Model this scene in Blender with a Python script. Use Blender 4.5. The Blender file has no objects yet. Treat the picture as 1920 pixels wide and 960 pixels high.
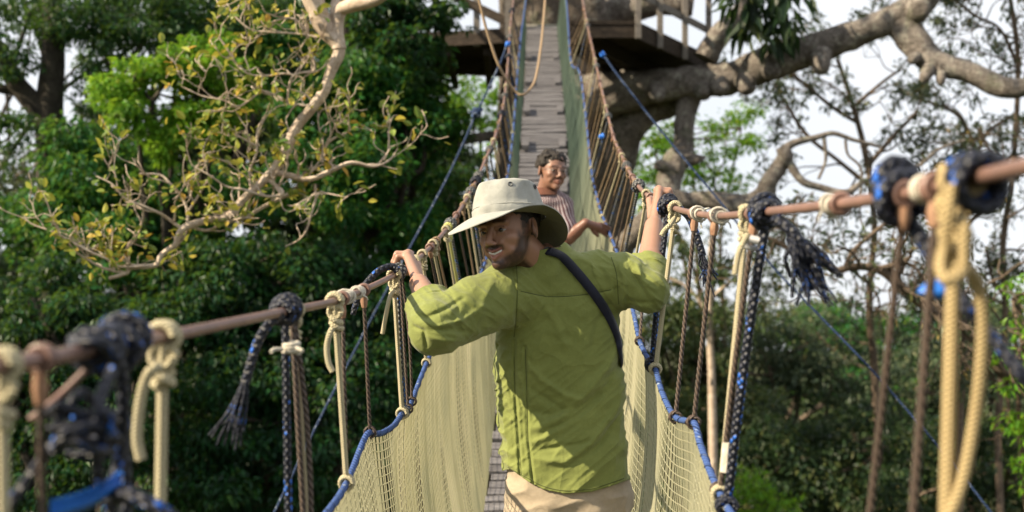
import bpy, math, random
import numpy as np
from mathutils import Vector, Matrix, noise as mnoise

# ------------------------------------------------------------------ camera, sky, sun, exposure
scene = bpy.context.scene
CAM_H = 16.0                      # the walkway hangs high above the forest floor
PITCH = math.radians(4.5)
FPX = 2133.0                      # focal length in pixels of a 1920 px wide picture

cam_data = bpy.data.cameras.new('camera')
cam_data.sensor_width = 36.0
cam_data.lens = FPX / 1920.0 * 36.0
cam_data.clip_start = 0.05
cam_data.clip_end = 6000.0
cam_data.dof.use_dof = True
cam_data.dof.focus_distance = 3.55
cam_data.dof.aperture_fstop = 2.8
cam = bpy.data.objects.new('camera', cam_data)
scene.collection.objects.link(cam)
cam.location = (0, 0, CAM_H)
cam.rotation_euler = (math.pi / 2 + PITCH, 0, 0)
scene.camera = cam

TO_SUN = Vector((-0.80, -0.30, 0.56)).normalized()
world = bpy.data.worlds.new('World')
scene.world = world
world.use_nodes = True
wn = world.node_tree.nodes
wn.clear()
w_out = wn.new('ShaderNodeOutputWorld')
w_bg = wn.new('ShaderNodeBackground')
w_sky = wn.new('ShaderNodeTexSky')
w_sky.sky_type = 'NISHITA'
w_sky.sun_disc = False
w_sky.sun_elevation = math.asin(TO_SUN.z)
w_sky.sun_rotation = math.atan2(TO_SUN.x, TO_SUN.y)
w_sky.air_density = 1.0
w_sky.dust_density = 3.0
w_sky.ozone_density = 1.0
w_bg.inputs['Strength'].default_value = 0.070
w_tc = wn.new('ShaderNodeTexCoord')                     # thin bright cloud veil over the sky
w_no = wn.new('ShaderNodeTexNoise')
w_no.inputs['Scale'].default_value = 2.2
w_no.inputs['Detail'].default_value = 5
w_map = wn.new('ShaderNodeMapRange')
w_map.inputs['From Min'].default_value = 0.35
w_map.inputs['From Max'].default_value = 0.65
w_map.inputs['To Min'].default_value = 0.78
w_map.inputs['To Max'].default_value = 0.97
w_mix = wn.new('ShaderNodeMix')
w_mix.data_type = 'RGBA'
w_mix.inputs[7].default_value = (7.1, 7.3, 7.6, 1)
world.node_tree.links.new(w_tc.outputs['Generated'], w_no.inputs['Vector'])
world.node_tree.links.new(w_no.outputs['Fac'], w_map.inputs['Value'])
world.node_tree.links.new(w_map.outputs['Result'], w_mix.inputs[0])
world.node_tree.links.new(w_sky.outputs['Color'], w_mix.inputs[6])
world.node_tree.links.new(w_mix.outputs[2], w_bg.inputs['Color'])
world.node_tree.links.new(w_bg.outputs['Background'], w_out.inputs['Surface'])

sun_data = bpy.data.lights.new('sun', 'SUN')
sun_data.energy = 5.0
sun_data.angle = math.radians(0.6)
sun_data.color = (1.0, 0.85, 0.62)
sun = bpy.data.objects.new('sun', sun_data)
scene.collection.objects.link(sun)
sun.rotation_euler = TO_SUN.to_track_quat('Z', 'Y').to_euler()

vs = scene.view_settings
vs.view_transform = 'Standard'
vs.look = 'None'
vs.gamma = 1.0
vs.use_curve_mapping = False
vs.exposure = 1.12
scene.cycles.max_bounces = 7
scene.cycles.diffuse_bounces = 3
scene.cycles.glossy_bounces = 2
scene.cycles.transmission_bounces = 4
scene.cycles.transparent_max_bounces = 8
scene.cycles.caustics_reflective = False
scene.cycles.caustics_refractive = False

# ------------------------------------------------------------------ helpers
_c, _s = math.cos(PITCH), math.sin(PITCH)

def C(px, py, d):
    """picture direction + distance ahead -> bridge frame (x right, y ahead, z up, eye at origin)"""
    return np.array([(px - 960.0) / FPX * d, d, (480.0 - py) / FPX * d])

def W(a):
    """bridge frame -> world"""
    a = np.asarray(a, dtype=np.float64)
    o = np.empty_like(a)
    o[..., 0] = a[..., 0]
    o[..., 1] = a[..., 1] * _c - a[..., 2] * _s
    o[..., 2] = a[..., 1] * _s + a[..., 2] * _c + CAM_H
    return o

def P(px, py, d):
    return W(C(px, py, d))

def catmull(pts, per=6):
    """smooth open curve through rows of pts (any number of columns)"""
    p = np.asarray(pts, float)
    if len(p) < 3:
        t = np.linspace(0, 1, per + 1)[:, None]
        return p[0] * (1 - t) + p[-1] * t
    q = np.vstack([2 * p[0] - p[1], p, 2 * p[-1] - p[-2]])
    out = []
    for i in range(1, len(q) - 2):
        a, b, c, d = q[i - 1], q[i], q[i + 1], q[i + 2]
        for k in range(per):
            t = k / per
            out.append(0.5 * (2 * b + (c - a) * t + (2 * a - 5 * b + 4 * c - d) * t * t
                              + (3 * b - a - 3 * c + d) * t ** 3))
    out.append(p[-1])
    return np.array(out)

def lin(a, b, n):
    t = np.linspace(0, 1, n)[:, None]
    return np.asarray(a) * (1 - t) + np.asarray(b) * t

def unit(v):
    v = np.asarray(v, float)
    return v / (np.linalg.norm(v) + 1e-12)

_hr = np.random.RandomState(5)
_perm = _hr.rand(64, 64, 64).astype(np.float32)
def vnoise(p, scale=1.0):
    """smooth value noise in -1..1"""
    q = np.asarray(p, dtype=np.float32) * scale + 200.0
    i = np.floor(q).astype(np.int64)
    f = q - i
    f = f * f * (3 - 2 * f)
    i &= 63
    j = (i + 1) & 63
    x0, y0, z0, x1, y1, z1 = i[..., 0], i[..., 1], i[..., 2], j[..., 0], j[..., 1], j[..., 2]
    fx, fy, fz = f[..., 0], f[..., 1], f[..., 2]
    def L(a, b, t): return a + (b - a) * t
    v = L(L(L(_perm[x0, y0, z0], _perm[x1, y0, z0], fx), L(_perm[x0, y1, z0], _perm[x1, y1, z0], fx), fy),
          L(L(_perm[x0, y0, z1], _perm[x1, y0, z1], fx), L(_perm[x0, y1, z1], _perm[x1, y1, z1], fx), fy), fz)
    return v * 2 - 1

def worldloc(o):
    l = Vector((0, 0, 0))
    while o is not None:
        l = l + o.location
        o = o.parent
    return np.array(l)

def mesh_obj(name, verts, faces, mat, parent=None, uvs=None, smooth=True, cols=None):
    """faces: list of arrays (n,3) / (n,4) of vertex indices; uvs per vertex"""
    verts = np.asarray(verts, float)
    if parent is not None:
        verts = verts - worldloc(parent)
    me = bpy.data.meshes.new(name)
    fl = [np.asarray(f, np.int32) for f in (faces if isinstance(faces, list) else [faces]) if len(f)]
    loops = np.concatenate([f.ravel() for f in fl])
    tot = np.concatenate([np.full(len(f), f.shape[1], np.int32) for f in fl])
    start = np.concatenate([[0], np.cumsum(tot)[:-1]]).astype(np.int32)
    me.vertices.add(len(verts))
    me.vertices.foreach_set('co', verts.astype(np.float32).ravel())
    me.loops.add(len(loops))
    me.loops.foreach_set('vertex_index', loops)
    me.polygons.add(len(tot))
    me.polygons.foreach_set('loop_start', start)
    me.polygons.foreach_set('loop_total', tot)
    me.polygons.foreach_set('use_smooth', np.full(len(tot), smooth, bool))
    if uvs is not None:
        ul = me.uv_layers.new(name='UVMap')
        uv = np.asarray(uvs, np.float32)[loops]
        ul.data.foreach_set('uv', uv.ravel())
    if cols is not None:
        ca = me.color_attributes.new('Tint', 'FLOAT_COLOR', 'POINT')
        cc = np.ones((len(verts), 4), np.float32)
        cc[:, :3] = cols
        ca.data.foreach_set('color', cc.ravel())
    me.update()
    me.validate()
    if mat is not None:
        for m in (mat if isinstance(mat, (list, tuple)) else [mat]):
            me.materials.append(m)
    o = bpy.data.objects.new(name, me)
    scene.collection.objects.link(o)
    o.parent = parent
    return o

class MB:
    """collects tubes, boxes and sheets; build() links them as ONE mesh object"""
    def __init__(self):
        self.v, self.f3, self.f4, self.uv, self.n = [], [], [], [], 0
    def add(self, v, f, uv=None):
        v = np.asarray(v, float)
        f = np.asarray(f, np.int64)
        self.v.append(v)
        (self.f3 if f.shape[1] == 3 else self.f4).append(f + self.n)
        self.uv.append(np.zeros((len(v), 2)) if uv is None else np.asarray(uv, float))
        self.n += len(v)
    def tube(self, pts, rad, seg=8, cap=True, ell=1.0, twist=0.0):
        pts = np.asarray(pts, float)
        n = len(pts)
        rad = np.broadcast_to(np.asarray(rad, float), (n,)) if np.ndim(rad) == 0 or len(np.atleast_1d(rad)) == n \
            else np.interp(np.linspace(0, 1, n), np.linspace(0, 1, len(rad)), rad)
        tan = np.gradient(pts, axis=0)
        tan /= np.linalg.norm(tan, axis=1, keepdims=True) + 1e-12
        ref = np.array([0, 0, 1.0]) if abs(tan[0][2]) < 0.9 else np.array([1.0, 0, 0])
        nn = unit(np.cross(tan[0], ref))
        N = np.empty((n, 3))
        for i in range(n):
            nn = nn - tan[i] * np.dot(nn, tan[i])
            nn = nn / (np.linalg.norm(nn) + 1e-12)
            N[i] = nn
        B = np.cross(tan, N)
        L = np.concatenate([[0], np.cumsum(np.linalg.norm(np.diff(pts, axis=0), axis=1))])
        s = seg + 1                                        # a seam column so the pattern closes
        a = np.arange(s) / seg * 2 * math.pi
        aa = a[None, :] + twist * L[:, None]
        v = pts[:, None, :] + rad[:, None, None] * (np.cos(aa)[..., None] * N[:, None, :]
                                                    + ell * np.sin(aa)[..., None] * B[:, None, :])
        uv = np.stack([np.broadcast_to(L[:, None], (n, s)), np.broadcast_to((np.arange(s) / seg)[None], (n, s))], -1)
        i, j = np.meshgrid(np.arange(n - 1), np.arange(seg), indexing='ij')
        q = np.stack([i * s + j, i * s + j + 1, (i + 1) * s + j + 1, (i + 1) * s + j], -1).reshape(-1, 4)
        self.add(v.reshape(-1, 3), q, uv.reshape(-1, 2))
        if cap:
            for e, k in ((0, 0), (n - 1, 1)):
                ring = np.vstack([v[e][:seg], pts[e][None]])
                t = np.stack([np.arange(seg), (np.arange(seg) + 1) % seg, np.full(seg, seg)], -1)
                if k == 0:
                    t = t[:, ::-1]
                self.add(ring, t, np.full((seg + 1, 2), L[e]))
        return self
    def box(self, c, ax, ay, az):
        c, ax, ay, az = (np.asarray(t, float) for t in (c, ax, ay, az))
        v = np.array([c + sx * ax + sy * ay + sz * az for sx in (-1, 1) for sy in (-1, 1) for sz in (-1, 1)])
        f = np.array([[0, 1, 3, 2], [4, 6, 7, 5], [0, 4, 5, 1], [2, 3, 7, 6], [0, 2, 6, 4], [1, 5, 7, 3]])
        # own corners per face keep the edges crisp
        vv = v[f].reshape(-1, 3)
        self.add(vv, np.arange(24).reshape(6, 4), vv[:, :2])
        return self
    def beam(self, a, b, w, h, up=(0, 0, 1)):
        a, b = np.asarray(a, float), np.asarray(b, float)
        d = unit(b - a)
        s = unit(np.cross(d, up))
        u = np.cross(s, d)
        return self.box((a + b) / 2, d * np.linalg.norm(b - a) / 2, s * w / 2, u * h / 2)
    def grid(self, V, uv=None):
        """V: (n,m,3)"""
        n, m = V.shape[:2]
        i, j = np.meshgrid(np.arange(n - 1), np.arange(m - 1), indexing='ij')
        q = np.stack([i * m + j, i * m + j + 1, (i + 1) * m + j + 1, (i + 1) * m + j], -1).reshape(-1, 4)
        self.add(V.reshape(-1, 3), q, None if uv is None else uv.reshape(-1, 2))
        return self
    def build(self, name, mat, parent=None, bridge=False, smooth=True, loc=None):
        v = np.concatenate(self.v)
        if bridge:
            v = W(v)
        if loc is not None:
            v = v - np.asarray(loc)
        fs = []
        if self.f3: fs.append(np.concatenate(self.f3))
        if self.f4: fs.append(np.concatenate(self.f4))
        o = mesh_obj(name, v, fs, mat, parent, np.concatenate(self.uv), smooth)
        if loc is not None:
            o.location = tuple(loc)
        return o

def tag(o, label=None, cat=None, group=None, kind=None):
    if label: o['label'] = label
    if cat: o['category'] = cat
    if group: o['group'] = group
    if kind: o['kind'] = kind
    return o

def thing(name, label, cat, loc=(0, 0, 0), group=None):
    o = bpy.data.objects.new(name, None)
    o.empty_display_size = 0.2
    scene.collection.objects.link(o)
    o.location = tuple(float(t) for t in loc)
    return tag(o, label, cat, group)

# ------------------------------------------------------------------ materials
class NT:
    def __init__(self, name):
        self.m = bpy.data.materials.new(name)
        self.m.use_nodes = True
        self.t = self.m.node_tree
        self.t.nodes.clear()
        self.out = self.t.nodes.new('ShaderNodeOutputMaterial')
    def n(self, kind, **kw):
        nd = self.t.nodes.new('ShaderNode' + kind)
        for k, v in kw.items():
            if k in nd.inputs.keys() if isinstance(k, str) else False:
                nd.inputs[k].default_value = v
            else:
                setattr(nd, k, v)
        return nd
    def l(self, a, b):
        self.t.links.new(a, b)
    def math(self, op, a, b=None, c=None):
        nd = self.n('Math', operation=op)
        for i, x in enumerate((a, b, c)):
            if x is None: continue
            if isinstance(x, (int, float)): nd.inputs[i].default_value = x
            else: self.l(x, nd.inputs[i])
        return nd.outputs[0]
    def ramp(self, fac, stops, interp='LINEAR'):
        nd = self.n('ValToRGB')
        cr = nd.color_ramp
        cr.interpolation = interp
        while len(cr.elements) < len(stops): cr.elements.new(0.5)
        for e, (p, c) in zip(cr.elements, stops):
            e.position = p
            e.color = (*c, 1)
        self.l(fac, nd.inputs['Fac'])
        return nd.outputs['Color']
    def mix(self, fac, a, b, mode='MIX'):
        nd = self.n('Mix', data_type='RGBA', blend_type=mode)
        for sock, x in ((nd.inputs[0], fac), (nd.inputs[6], a), (nd.inputs[7], b)):
            if isinstance(x, (int, float)): sock.default_value = x
            elif isinstance(x, tuple): sock.default_value = (*x, 1)
            else: self.l(x, sock)
        return nd.outputs[2]
    def noise(self, scale, detail=4, rough=0.55, vec=None, dist=0.0):
        nd = self.n('TexNoise')
        nd.inputs['Scale'].default_value = scale
        nd.inputs['Detail'].default_value = detail
        nd.inputs['Roughness'].default_value = rough
        nd.inputs['Distortion'].default_value = dist
        if vec is not None: self.l(vec, nd.inputs['Vector'])
        return nd.outputs['Fac']
    def coord(self, kind='Object', scale=None):
        o = self.n('TexCoord').outputs[kind]
        if scale is not None:
            mp = self.n('Mapping')
            mp.inputs['Scale'].default_value = scale
            self.l(o, mp.inputs['Vector'])
            o = mp.outputs['Vector']
        return o
    def bump(self, h, strength, dist=0.01):
        nd = self.n('Bump')
        nd.inputs['Strength'].default_value = strength
        nd.inputs['Distance'].default_value = dist
        self.l(h, nd.inputs['Height'])
        return nd.outputs['Normal']
    def pbsdf(self, color, rough=0.6, spec=0.3, normal=None, sheen=0.0, sub=0.0):
        b = self.n('BsdfPrincipled')
        if isinstance(color, tuple): b.inputs['Base Color'].default_value = (*color, 1)
        else: self.l(color, b.inputs['Base Color'])
        if isinstance(rough, (int, float)): b.inputs['Roughness'].default_value = rough
        else: self.l(rough, b.inputs['Roughness'])
        b.inputs['Specular IOR Level'].default_value = spec
        if normal is not None: self.l(normal, b.inputs['Normal'])
        if sheen: b.inputs['Sheen Weight'].default_value = sheen
        if sub:
            b.inputs['Subsurface Weight'].default_value = sub
            b.inputs['Subsurface Radius'].default_value = (0.012, 0.004, 0.002)
            b.inputs['Subsurface Scale'].default_value = 1.0
        return b
    def done(self, sh):
        self.l(sh.outputs[0], self.out.inputs['Surface'])
        return self.m

def leaf_mat(name, stops, trans=0.35, tcol=(0.20, 0.34, 0.03), rough=0.45, spec=0.26):
    t = NT(name)
    rnd = t.n('NewGeometry').outputs['Random Per Island']
    col = t.ramp(rnd, stops)
    p = t.pbsdf(col, rough, spec)
    tr = t.n('BsdfTranslucent')
    t.l(t.mix(0.55, col, tcol), tr.inputs['Color'])
    mx = t.n('MixShader')
    mx.inputs[0].default_value = trans
    t.l(p.outputs[0], mx.inputs[1])
    t.l(tr.outputs[0], mx.inputs[2])
    return t.done(mx)

def bark_mat(name, a, b, c, scale=3.0, bump=0.6, lichen=0.0):
    t = NT(name)
    co = t.coord('Object')
    n1 = t.noise(scale, 9, 0.7, co, 0.8)
    n2 = t.noise(scale * 7, 6, 0.7, co, 0.5)
    n3 = t.noise(scale * 0.5, 3, 0.5, co)
    col = t.ramp(n1, [(0.36, a), (0.5, b), (0.66, c)])
    col = t.mix(t.math('MULTIPLY', n3, 0.7), col, t.ramp(n2, [(0.40, a), (0.62, c)]))
    h = t.math('ADD', t.math('MULTIPLY', n1, 0.6), t.math('MULTIPLY', n2, 0.5))
    if lichen:
        vo = t.n('TexVoronoi'); vo.feature = 'DISTANCE_TO_EDGE'
        vo.inputs['Scale'].default_value = scale * 2.6
        mp = t.n('VectorMath', operation='ADD'); t.l(co, mp.inputs[0])
        ns = t.n('TexNoise'); ns.inputs['Scale'].default_value = 5; t.l(co, ns.inputs['Vector']); t.l(ns.outputs['Color'], mp.inputs[1])
        t.l(mp.outputs[0], vo.inputs['Vector'])
        crack = t.ramp(vo.outputs['Distance'], [(0.0, (0, 0, 0)), (0.07, (1, 1, 1))])
        col = t.mix(t.math('SUBTRACT', 0.55, t.math('MULTIPLY', crack, 0.55)), col, a)
        h = t.math('ADD', h, t.math('MULTIPLY', crack, 0.22))
        spots = t.noise(scale * 3.2, 3, 0.5, co)
        col = t.mix(t.math('MULTIPLY', t.math('GREATER_THAN', spots, 0.60), lichen), col, (0.36, 0.35, 0.30))
        moss = t.noise(scale * 0.8, 5, 0.6, co)
        col = t.mix(t.math('MULTIPLY', t.math('GREATER_THAN', moss, 0.60), 0.35), col, (0.06, 0.075, 0.03))
    return t.done(t.pbsdf(col, 0.88, 0.2, t.bump(h, bump, 0.06)))

def rope_mat(name, dark, light, fleck=None, turns=90.0, strands=3.0, rough=0.75, braid=False, spec=0.25, thr=0.63):
    """twisted or braided rope; u runs along the rope in metres, v round it"""
    t = NT(name)
    sep = t.n('SeparateXYZ')
    t.l(t.coord('UV'), sep.inputs[0])
    u, v = sep.outputs[0], sep.outputs[1]
    ang = t.math('ADD', t.math('MULTIPLY', u, turns * 2 * math.pi), t.math('MULTIPLY', v, strands * 2 * math.pi))
    w = t.math('ADD', t.math('MULTIPLY', t.math('SINE', ang), 0.5), 0.5)
    if braid:
        ang2 = t.math('SUBTRACT', t.math('MULTIPLY', u, turns * 2 * math.pi), t.math('MULTIPLY', v, strands * 2 * math.pi))
        w2 = t.math('ADD', t.math('MULTIPLY', t.math('SINE', ang2), 0.5), 0.5)
        w = t.math('MULTIPLY', w, w2)
        w = t.math('POWER', w, 0.6)
    co = t.coord('Object')
    nz = t.noise(35, 5, 0.6, co)
    col = t.mix(w, dark, light)
    col = t.mix(t.math('MULTIPLY', nz, 0.55), col, dark)
    if fleck:
        cb = t.n('CombineXYZ')
        t.l(t.math('MULTIPLY', u, 26.0), cb.inputs[0])
        t.l(t.math('MULTIPLY', v, 2.0), cb.inputs[1])
        nf = t.noise(1.0, 1, 0.5, cb.outputs[0])
        m = t.math('MULTIPLY', t.math('GREATER_THAN', nf, thr), t.math('GREATER_THAN', w, 0.25))
        col = t.mix(m, col, fleck)
    return t.done(t.pbsdf(col, rough, spec, t.bump(w, 0.8, 0.004)))

def plain_mat(name, a, b, scale=8.0, rough=0.7, spec=0.25, bump=0.15, bdist=0.01):
    t = NT(name)
    n = t.noise(scale, 6, 0.6, t.coord('Object'))
    col = t.ramp(n, [(0.3, a), (0.7, b)])
    return t.done(t.pbsdf(col, rough, spec, t.bump(n, bump, bdist)))

def wood_mat(name, a, b, c):
    t = NT(name)
    g = t.n('NewGeometry').outputs['Random Per Island']
    co = t.coord('Object', (3, 14, 30))
    n = t.noise(1.6, 7, 0.65, co, 1.2)
    col = t.ramp(n, [(0.28, a), (0.5, b), (0.72, c)])
    col = t.mix(t.math('MULTIPLY', g, 0.45), col, a)
    return t.done(t.pbsdf(col, 0.85, 0.2, t.bump(n, 0.5, 0.006)))

M = {}
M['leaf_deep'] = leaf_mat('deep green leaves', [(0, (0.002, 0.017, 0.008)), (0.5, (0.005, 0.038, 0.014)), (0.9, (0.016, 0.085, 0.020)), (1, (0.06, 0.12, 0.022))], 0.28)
M['leaf_mid'] = leaf_mat('fresh green leaves', [(0, (0.007, 0.056, 0.018)), (0.5, (0.018, 0.112, 0.026)), (0.9, (0.058, 0.20, 0.025)), (1, (0.17, 0.23, 0.028))])
M['leaf_lime'] = leaf_mat('lime green leaves', [(0, (0.06, 0.19, 0.015)), (0.5, (0.12, 0.30, 0.02)), (0.9, (0.2, 0.36, 0.03)), (1, (0.34, 0.36, 0.04))], 0.4, (0.34, 0.5, 0.03))
M['leaf_olive'] = leaf_mat('olive green leaves', [(0, (0.025, 0.05, 0.02)), (0.5, (0.05, 0.085, 0.03)), (0.85, (0.09, 0.12, 0.04)), (1, (0.2, 0.16, 0.05))], 0.3, (0.2, 0.26, 0.06))
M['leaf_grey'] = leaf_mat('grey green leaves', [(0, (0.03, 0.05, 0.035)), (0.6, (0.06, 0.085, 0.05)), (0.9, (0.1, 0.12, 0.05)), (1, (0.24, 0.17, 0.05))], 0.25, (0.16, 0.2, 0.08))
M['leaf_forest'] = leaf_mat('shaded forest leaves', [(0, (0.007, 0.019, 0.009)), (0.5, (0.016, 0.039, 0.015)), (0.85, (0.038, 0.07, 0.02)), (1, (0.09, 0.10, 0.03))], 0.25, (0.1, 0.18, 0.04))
M['leaf_autumn'] = leaf_mat('yellowing leaves', [(0, (0.07, 0.15, 0.03)), (0.45, (0.20, 0.27, 0.05)), (0.7, (0.34, 0.37, 0.06)), (0.9, (0.42, 0.33, 0.05)), (1, (0.44, 0.24, 0.04))], 0.3, (0.5, 0.42, 0.06))
M['bark_grey'] = bark_mat('grey brown bark', (0.075, 0.063, 0.054), (0.18, 0.155, 0.136), (0.34, 0.305, 0.27), 2.6, 1.0, 0.5)
M['leaf_hazy'] = leaf_mat('haze tinted grey green leaves', [(0, (0.03, 0.05, 0.03)), (0.5, (0.055, 0.085, 0.045)), (0.85, (0.095, 0.13, 0.055)), (1, (0.17, 0.17, 0.08))], 0.25, (0.14, 0.2, 0.08))  # distance haze is put into the leaf colour of the far right trees
M['bark_trunk'] = bark_mat('brown bark darkened for shade', (0.045, 0.036, 0.029), (0.105, 0.085, 0.068), (0.2, 0.165, 0.135), 2.2, 1.0, 0.25)  # shade on the trunk is painted in as a darker bark than the limbs
M['bark_dark'] = bark_mat('dark bark', (0.02, 0.017, 0.014), (0.045, 0.038, 0.03), (0.08, 0.07, 0.055), 4.0, 0.8)
M['bark_pale'] = bark_mat('pale smooth bark', (0.30, 0.225, 0.165), (0.48, 0.385, 0.30), (0.62, 0.53, 0.44), 5.0, 0.4)
M['bark_brown'] = bark_mat('thin brown bark', (0.06, 0.045, 0.032), (0.12, 0.09, 0.065), (0.2, 0.15, 0.11), 5.0, 0.5)
M['rope_black'] = rope_mat('black braided rope', (0.003, 0.004, 0.009), (0.016, 0.021, 0.045), (0.012, 0.11, 0.50), 60, 3, 0.5, True, 0.4, 0.615)
M['rope_speckle'] = rope_mat('black and white rope', (0.012, 0.014, 0.02), (0.38, 0.38, 0.36), (0.02, 0.13, 0.5), 60, 2, 0.7, True, 0.25, 0.6)
M['rope_cream'] = rope_mat('cream rope', (0.44, 0.39, 0.25), (0.58, 0.52, 0.36), None, 170, 4, 0.85, True)
M['rope_straw'] = rope_mat('straw coloured rope', (0.36, 0.27, 0.13), (0.52, 0.41, 0.23), None, 150, 4, 0.85, True)
M['rope_yellow'] = rope_mat('yellow green rope', (0.4, 0.4, 0.12), (0.66, 0.64, 0.25), None, 110, 3, 0.85)
M['rope_tan'] = rope_mat('tan rope', (0.22, 0.15, 0.09), (0.42, 0.31, 0.2), None, 80, 3, 0.85)
M['wire'] = rope_mat('rusty wire rope', (0.028, 0.02, 0.016), (0.15, 0.105, 0.08), None, 62, 3, 0.6, False, 0.4)
M['rope_blue'] = rope_mat('blue rope', (0.03, 0.06, 0.18), (0.075, 0.14, 0.36), (0.24, 0.29, 0.38), 60, 3, 0.75, False, 0.2, 0.68)
M['rope_guy'] = rope_mat('dark blue rope', (0.008, 0.018, 0.05), (0.04, 0.075, 0.17), (0.2, 0.24, 0.32), 30, 2, 0.7)
M['hose'] = plain_mat('brown cable sheath', (0.14, 0.085, 0.07), (0.225, 0.128, 0.10), 14, 0.42, 0.45, 0.05, 0.004)
M['cloth_white'] = plain_mat('dirty white binding', (0.36, 0.33, 0.27), (0.62, 0.58, 0.50), 60, 0.85, 0.2, 0.6, 0.006)
M['tarp_blue'] = plain_mat('blue plastic strip', (0.01, 0.11, 0.5), (0.03, 0.2, 0.72), 20, 0.35, 0.5, 0.3, 0.01)
M['steel'] = plain_mat('galvanised steel', (0.42, 0.42, 0.43), (0.6, 0.6, 0.6), 40, 0.35, 0.6, 0.1, 0.003)
M['rust'] = plain_mat('rusty sleeve', (0.2, 0.1, 0.06), (0.36, 0.22, 0.14), 50, 0.7, 0.3, 0.4, 0.004)
M['deck'] = wood_mat('weathered deck wood', (0.085, 0.08, 0.085), (0.165, 0.158, 0.168), (0.26, 0.25, 0.262))
M['timber'] = wood_mat('dark timber', (0.018, 0.014, 0.011), (0.045, 0.034, 0.027), (0.12, 0.09, 0.068))
M['timber_grey'] = wood_mat('grey timber', (0.12, 0.105, 0.095), (0.2, 0.18, 0.16), (0.32, 0.29, 0.26))
# ------------------------------------------------------------------ ground
def build_ground():
    t = NT('forest floor')
    co = t.coord('Object')
    n = t.noise(0.35, 8, 0.65, co)
    n2 = t.noise(6.0, 4, 0.6, co)
    col = t.ramp(n, [(0.3, (0.03, 0.045, 0.015)), (0.5, (0.05, 0.06, 0.022)), (0.7, (0.10, 0.075, 0.045))])
    col = t.mix(t.math('MULTIPLY', n2, 0.5), col, (0.03, 0.028, 0.015))
    m = t.done(t.pbsdf(col, 0.95, 0.1, t.bump(n2, 0.7, 0.2)))
    r = np.concatenate([np.linspace(0, 120, 49), np.geomspace(140, 4000, 24)])
    a = np.linspace(0, 2 * math.pi, 97)
    R, A = np.meshgrid(r, a, indexing='ij')
    X, Y = R * np.sin(A), R * np.cos(A)
    Z = 0.9 * vnoise(np.stack([X, Y, 0 * X], -1), 0.06) * np.clip(R / 20, 0, 1)
    MB().grid(np.stack([X, Y, Z], -1)).build('ground', m)['kind'] = 'structure'
build_ground()

# ------------------------------------------------------------------ trees
def leaf_quads(pos, axis, nrm, ln, wd):
    """one folded four-cornered leaf per row"""
    n = len(pos)
    side = np.cross(axis, nrm)
    side /= np.linalg.norm(side, axis=1, keepdims=True) + 1e-9
    nr = np.cross(side, axis)
    ln, wd = ln[:, None], wd[:, None]
    V = np.empty((n, 4, 3))
    V[:, 0] = pos
    V[:, 1] = pos + axis * ln * 0.42 + side * wd * 0.5 + nr * wd * 0.18
    V[:, 2] = pos + axis * ln - nr * ln * 0.12
    V[:, 3] = pos + axis * ln * 0.42 - side * wd * 0.5 + nr * wd * 0.18
    b = np.arange(n)[:, None] * 4
    F = np.concatenate([b + np.array([[0, 1, 2]]), b + np.array([[0, 2, 3]])])
    return V.reshape(-1, 3), F

def leaves_in(clumps, n, length, rng, droop=0.7, aspect=0.42, hollow=0.45):
    """clumps: rows of (x,y,z,rx,ry,rz); n leaves shared out by size; leaves sit towards the outside of each clump"""
    cl = np.asarray(clumps, float)
    w = (cl[:, 3] * cl[:, 5])
    which = rng.choice(len(cl), n, p=w / w.sum())
    c = cl[which]
    d = rng.normal(size=(n, 3))
    d /= np.linalg.norm(d, axis=1, keepdims=True)
    rad = (hollow + (1 - hollow) * rng.rand(n)) * np.where(rng.rand(n) < 0.12, 1.0 + 0.5 * rng.rand(n), 1.0)
    pos = c[:, :3] + d * rad[:, None] * c[:, 3:]
    axis = d * np.array([1, 1, 0.35]) + rng.normal(size=(n, 3)) * 0.55 + np.array([0, 0, -droop])
    axis /= np.linalg.norm(axis, axis=1, keepdims=True)
    nrm = np.array([0, 0, 1.0]) + d * 0.5 + rng.normal(size=(n, 3)) * 0.45
    ln = length * (0.65 + 0.7 * rng.rand(n))
    return leaf_quads(pos, axis, nrm, ln, ln * aspect * (0.8 + 0.4 * rng.rand(n)))

def clumps_from_blobs(blobs, rng, sub=26, size=0.30):
    out = []
    for (px, py, d, rx, ry) in blobs:
        c = P(px, py, d)
        ax, az = rx / FPX * d, ry / FPX * d
        ay = 0.75 * (ax + az) / 2 + 0.2
        k = max(5, int(sub))
        v = rng.normal(size=(k, 3))
        v /= np.linalg.norm(v, axis=1, keepdims=True)
        r = 0.35 + 0.65 * rng.rand(k) ** 0.5
        q = c + v * r[:, None] * np.array([ax, ay, az])
        s = size * (0.6 + 0.8 * rng.rand(k))
        m = (ax + az) / 2
        out += [(*q[i], m * s[i] * 1.15, m * s[i] * 1.15, m * s[i] * 0.7) for i in range(k)]
    return out

def wobble(a, b, n, amp, rng):
    p = lin(a, b, n)
    p[1:-1] += rng.normal(size=(n - 2, 3)) * amp
    return catmull(p, 4)

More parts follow.
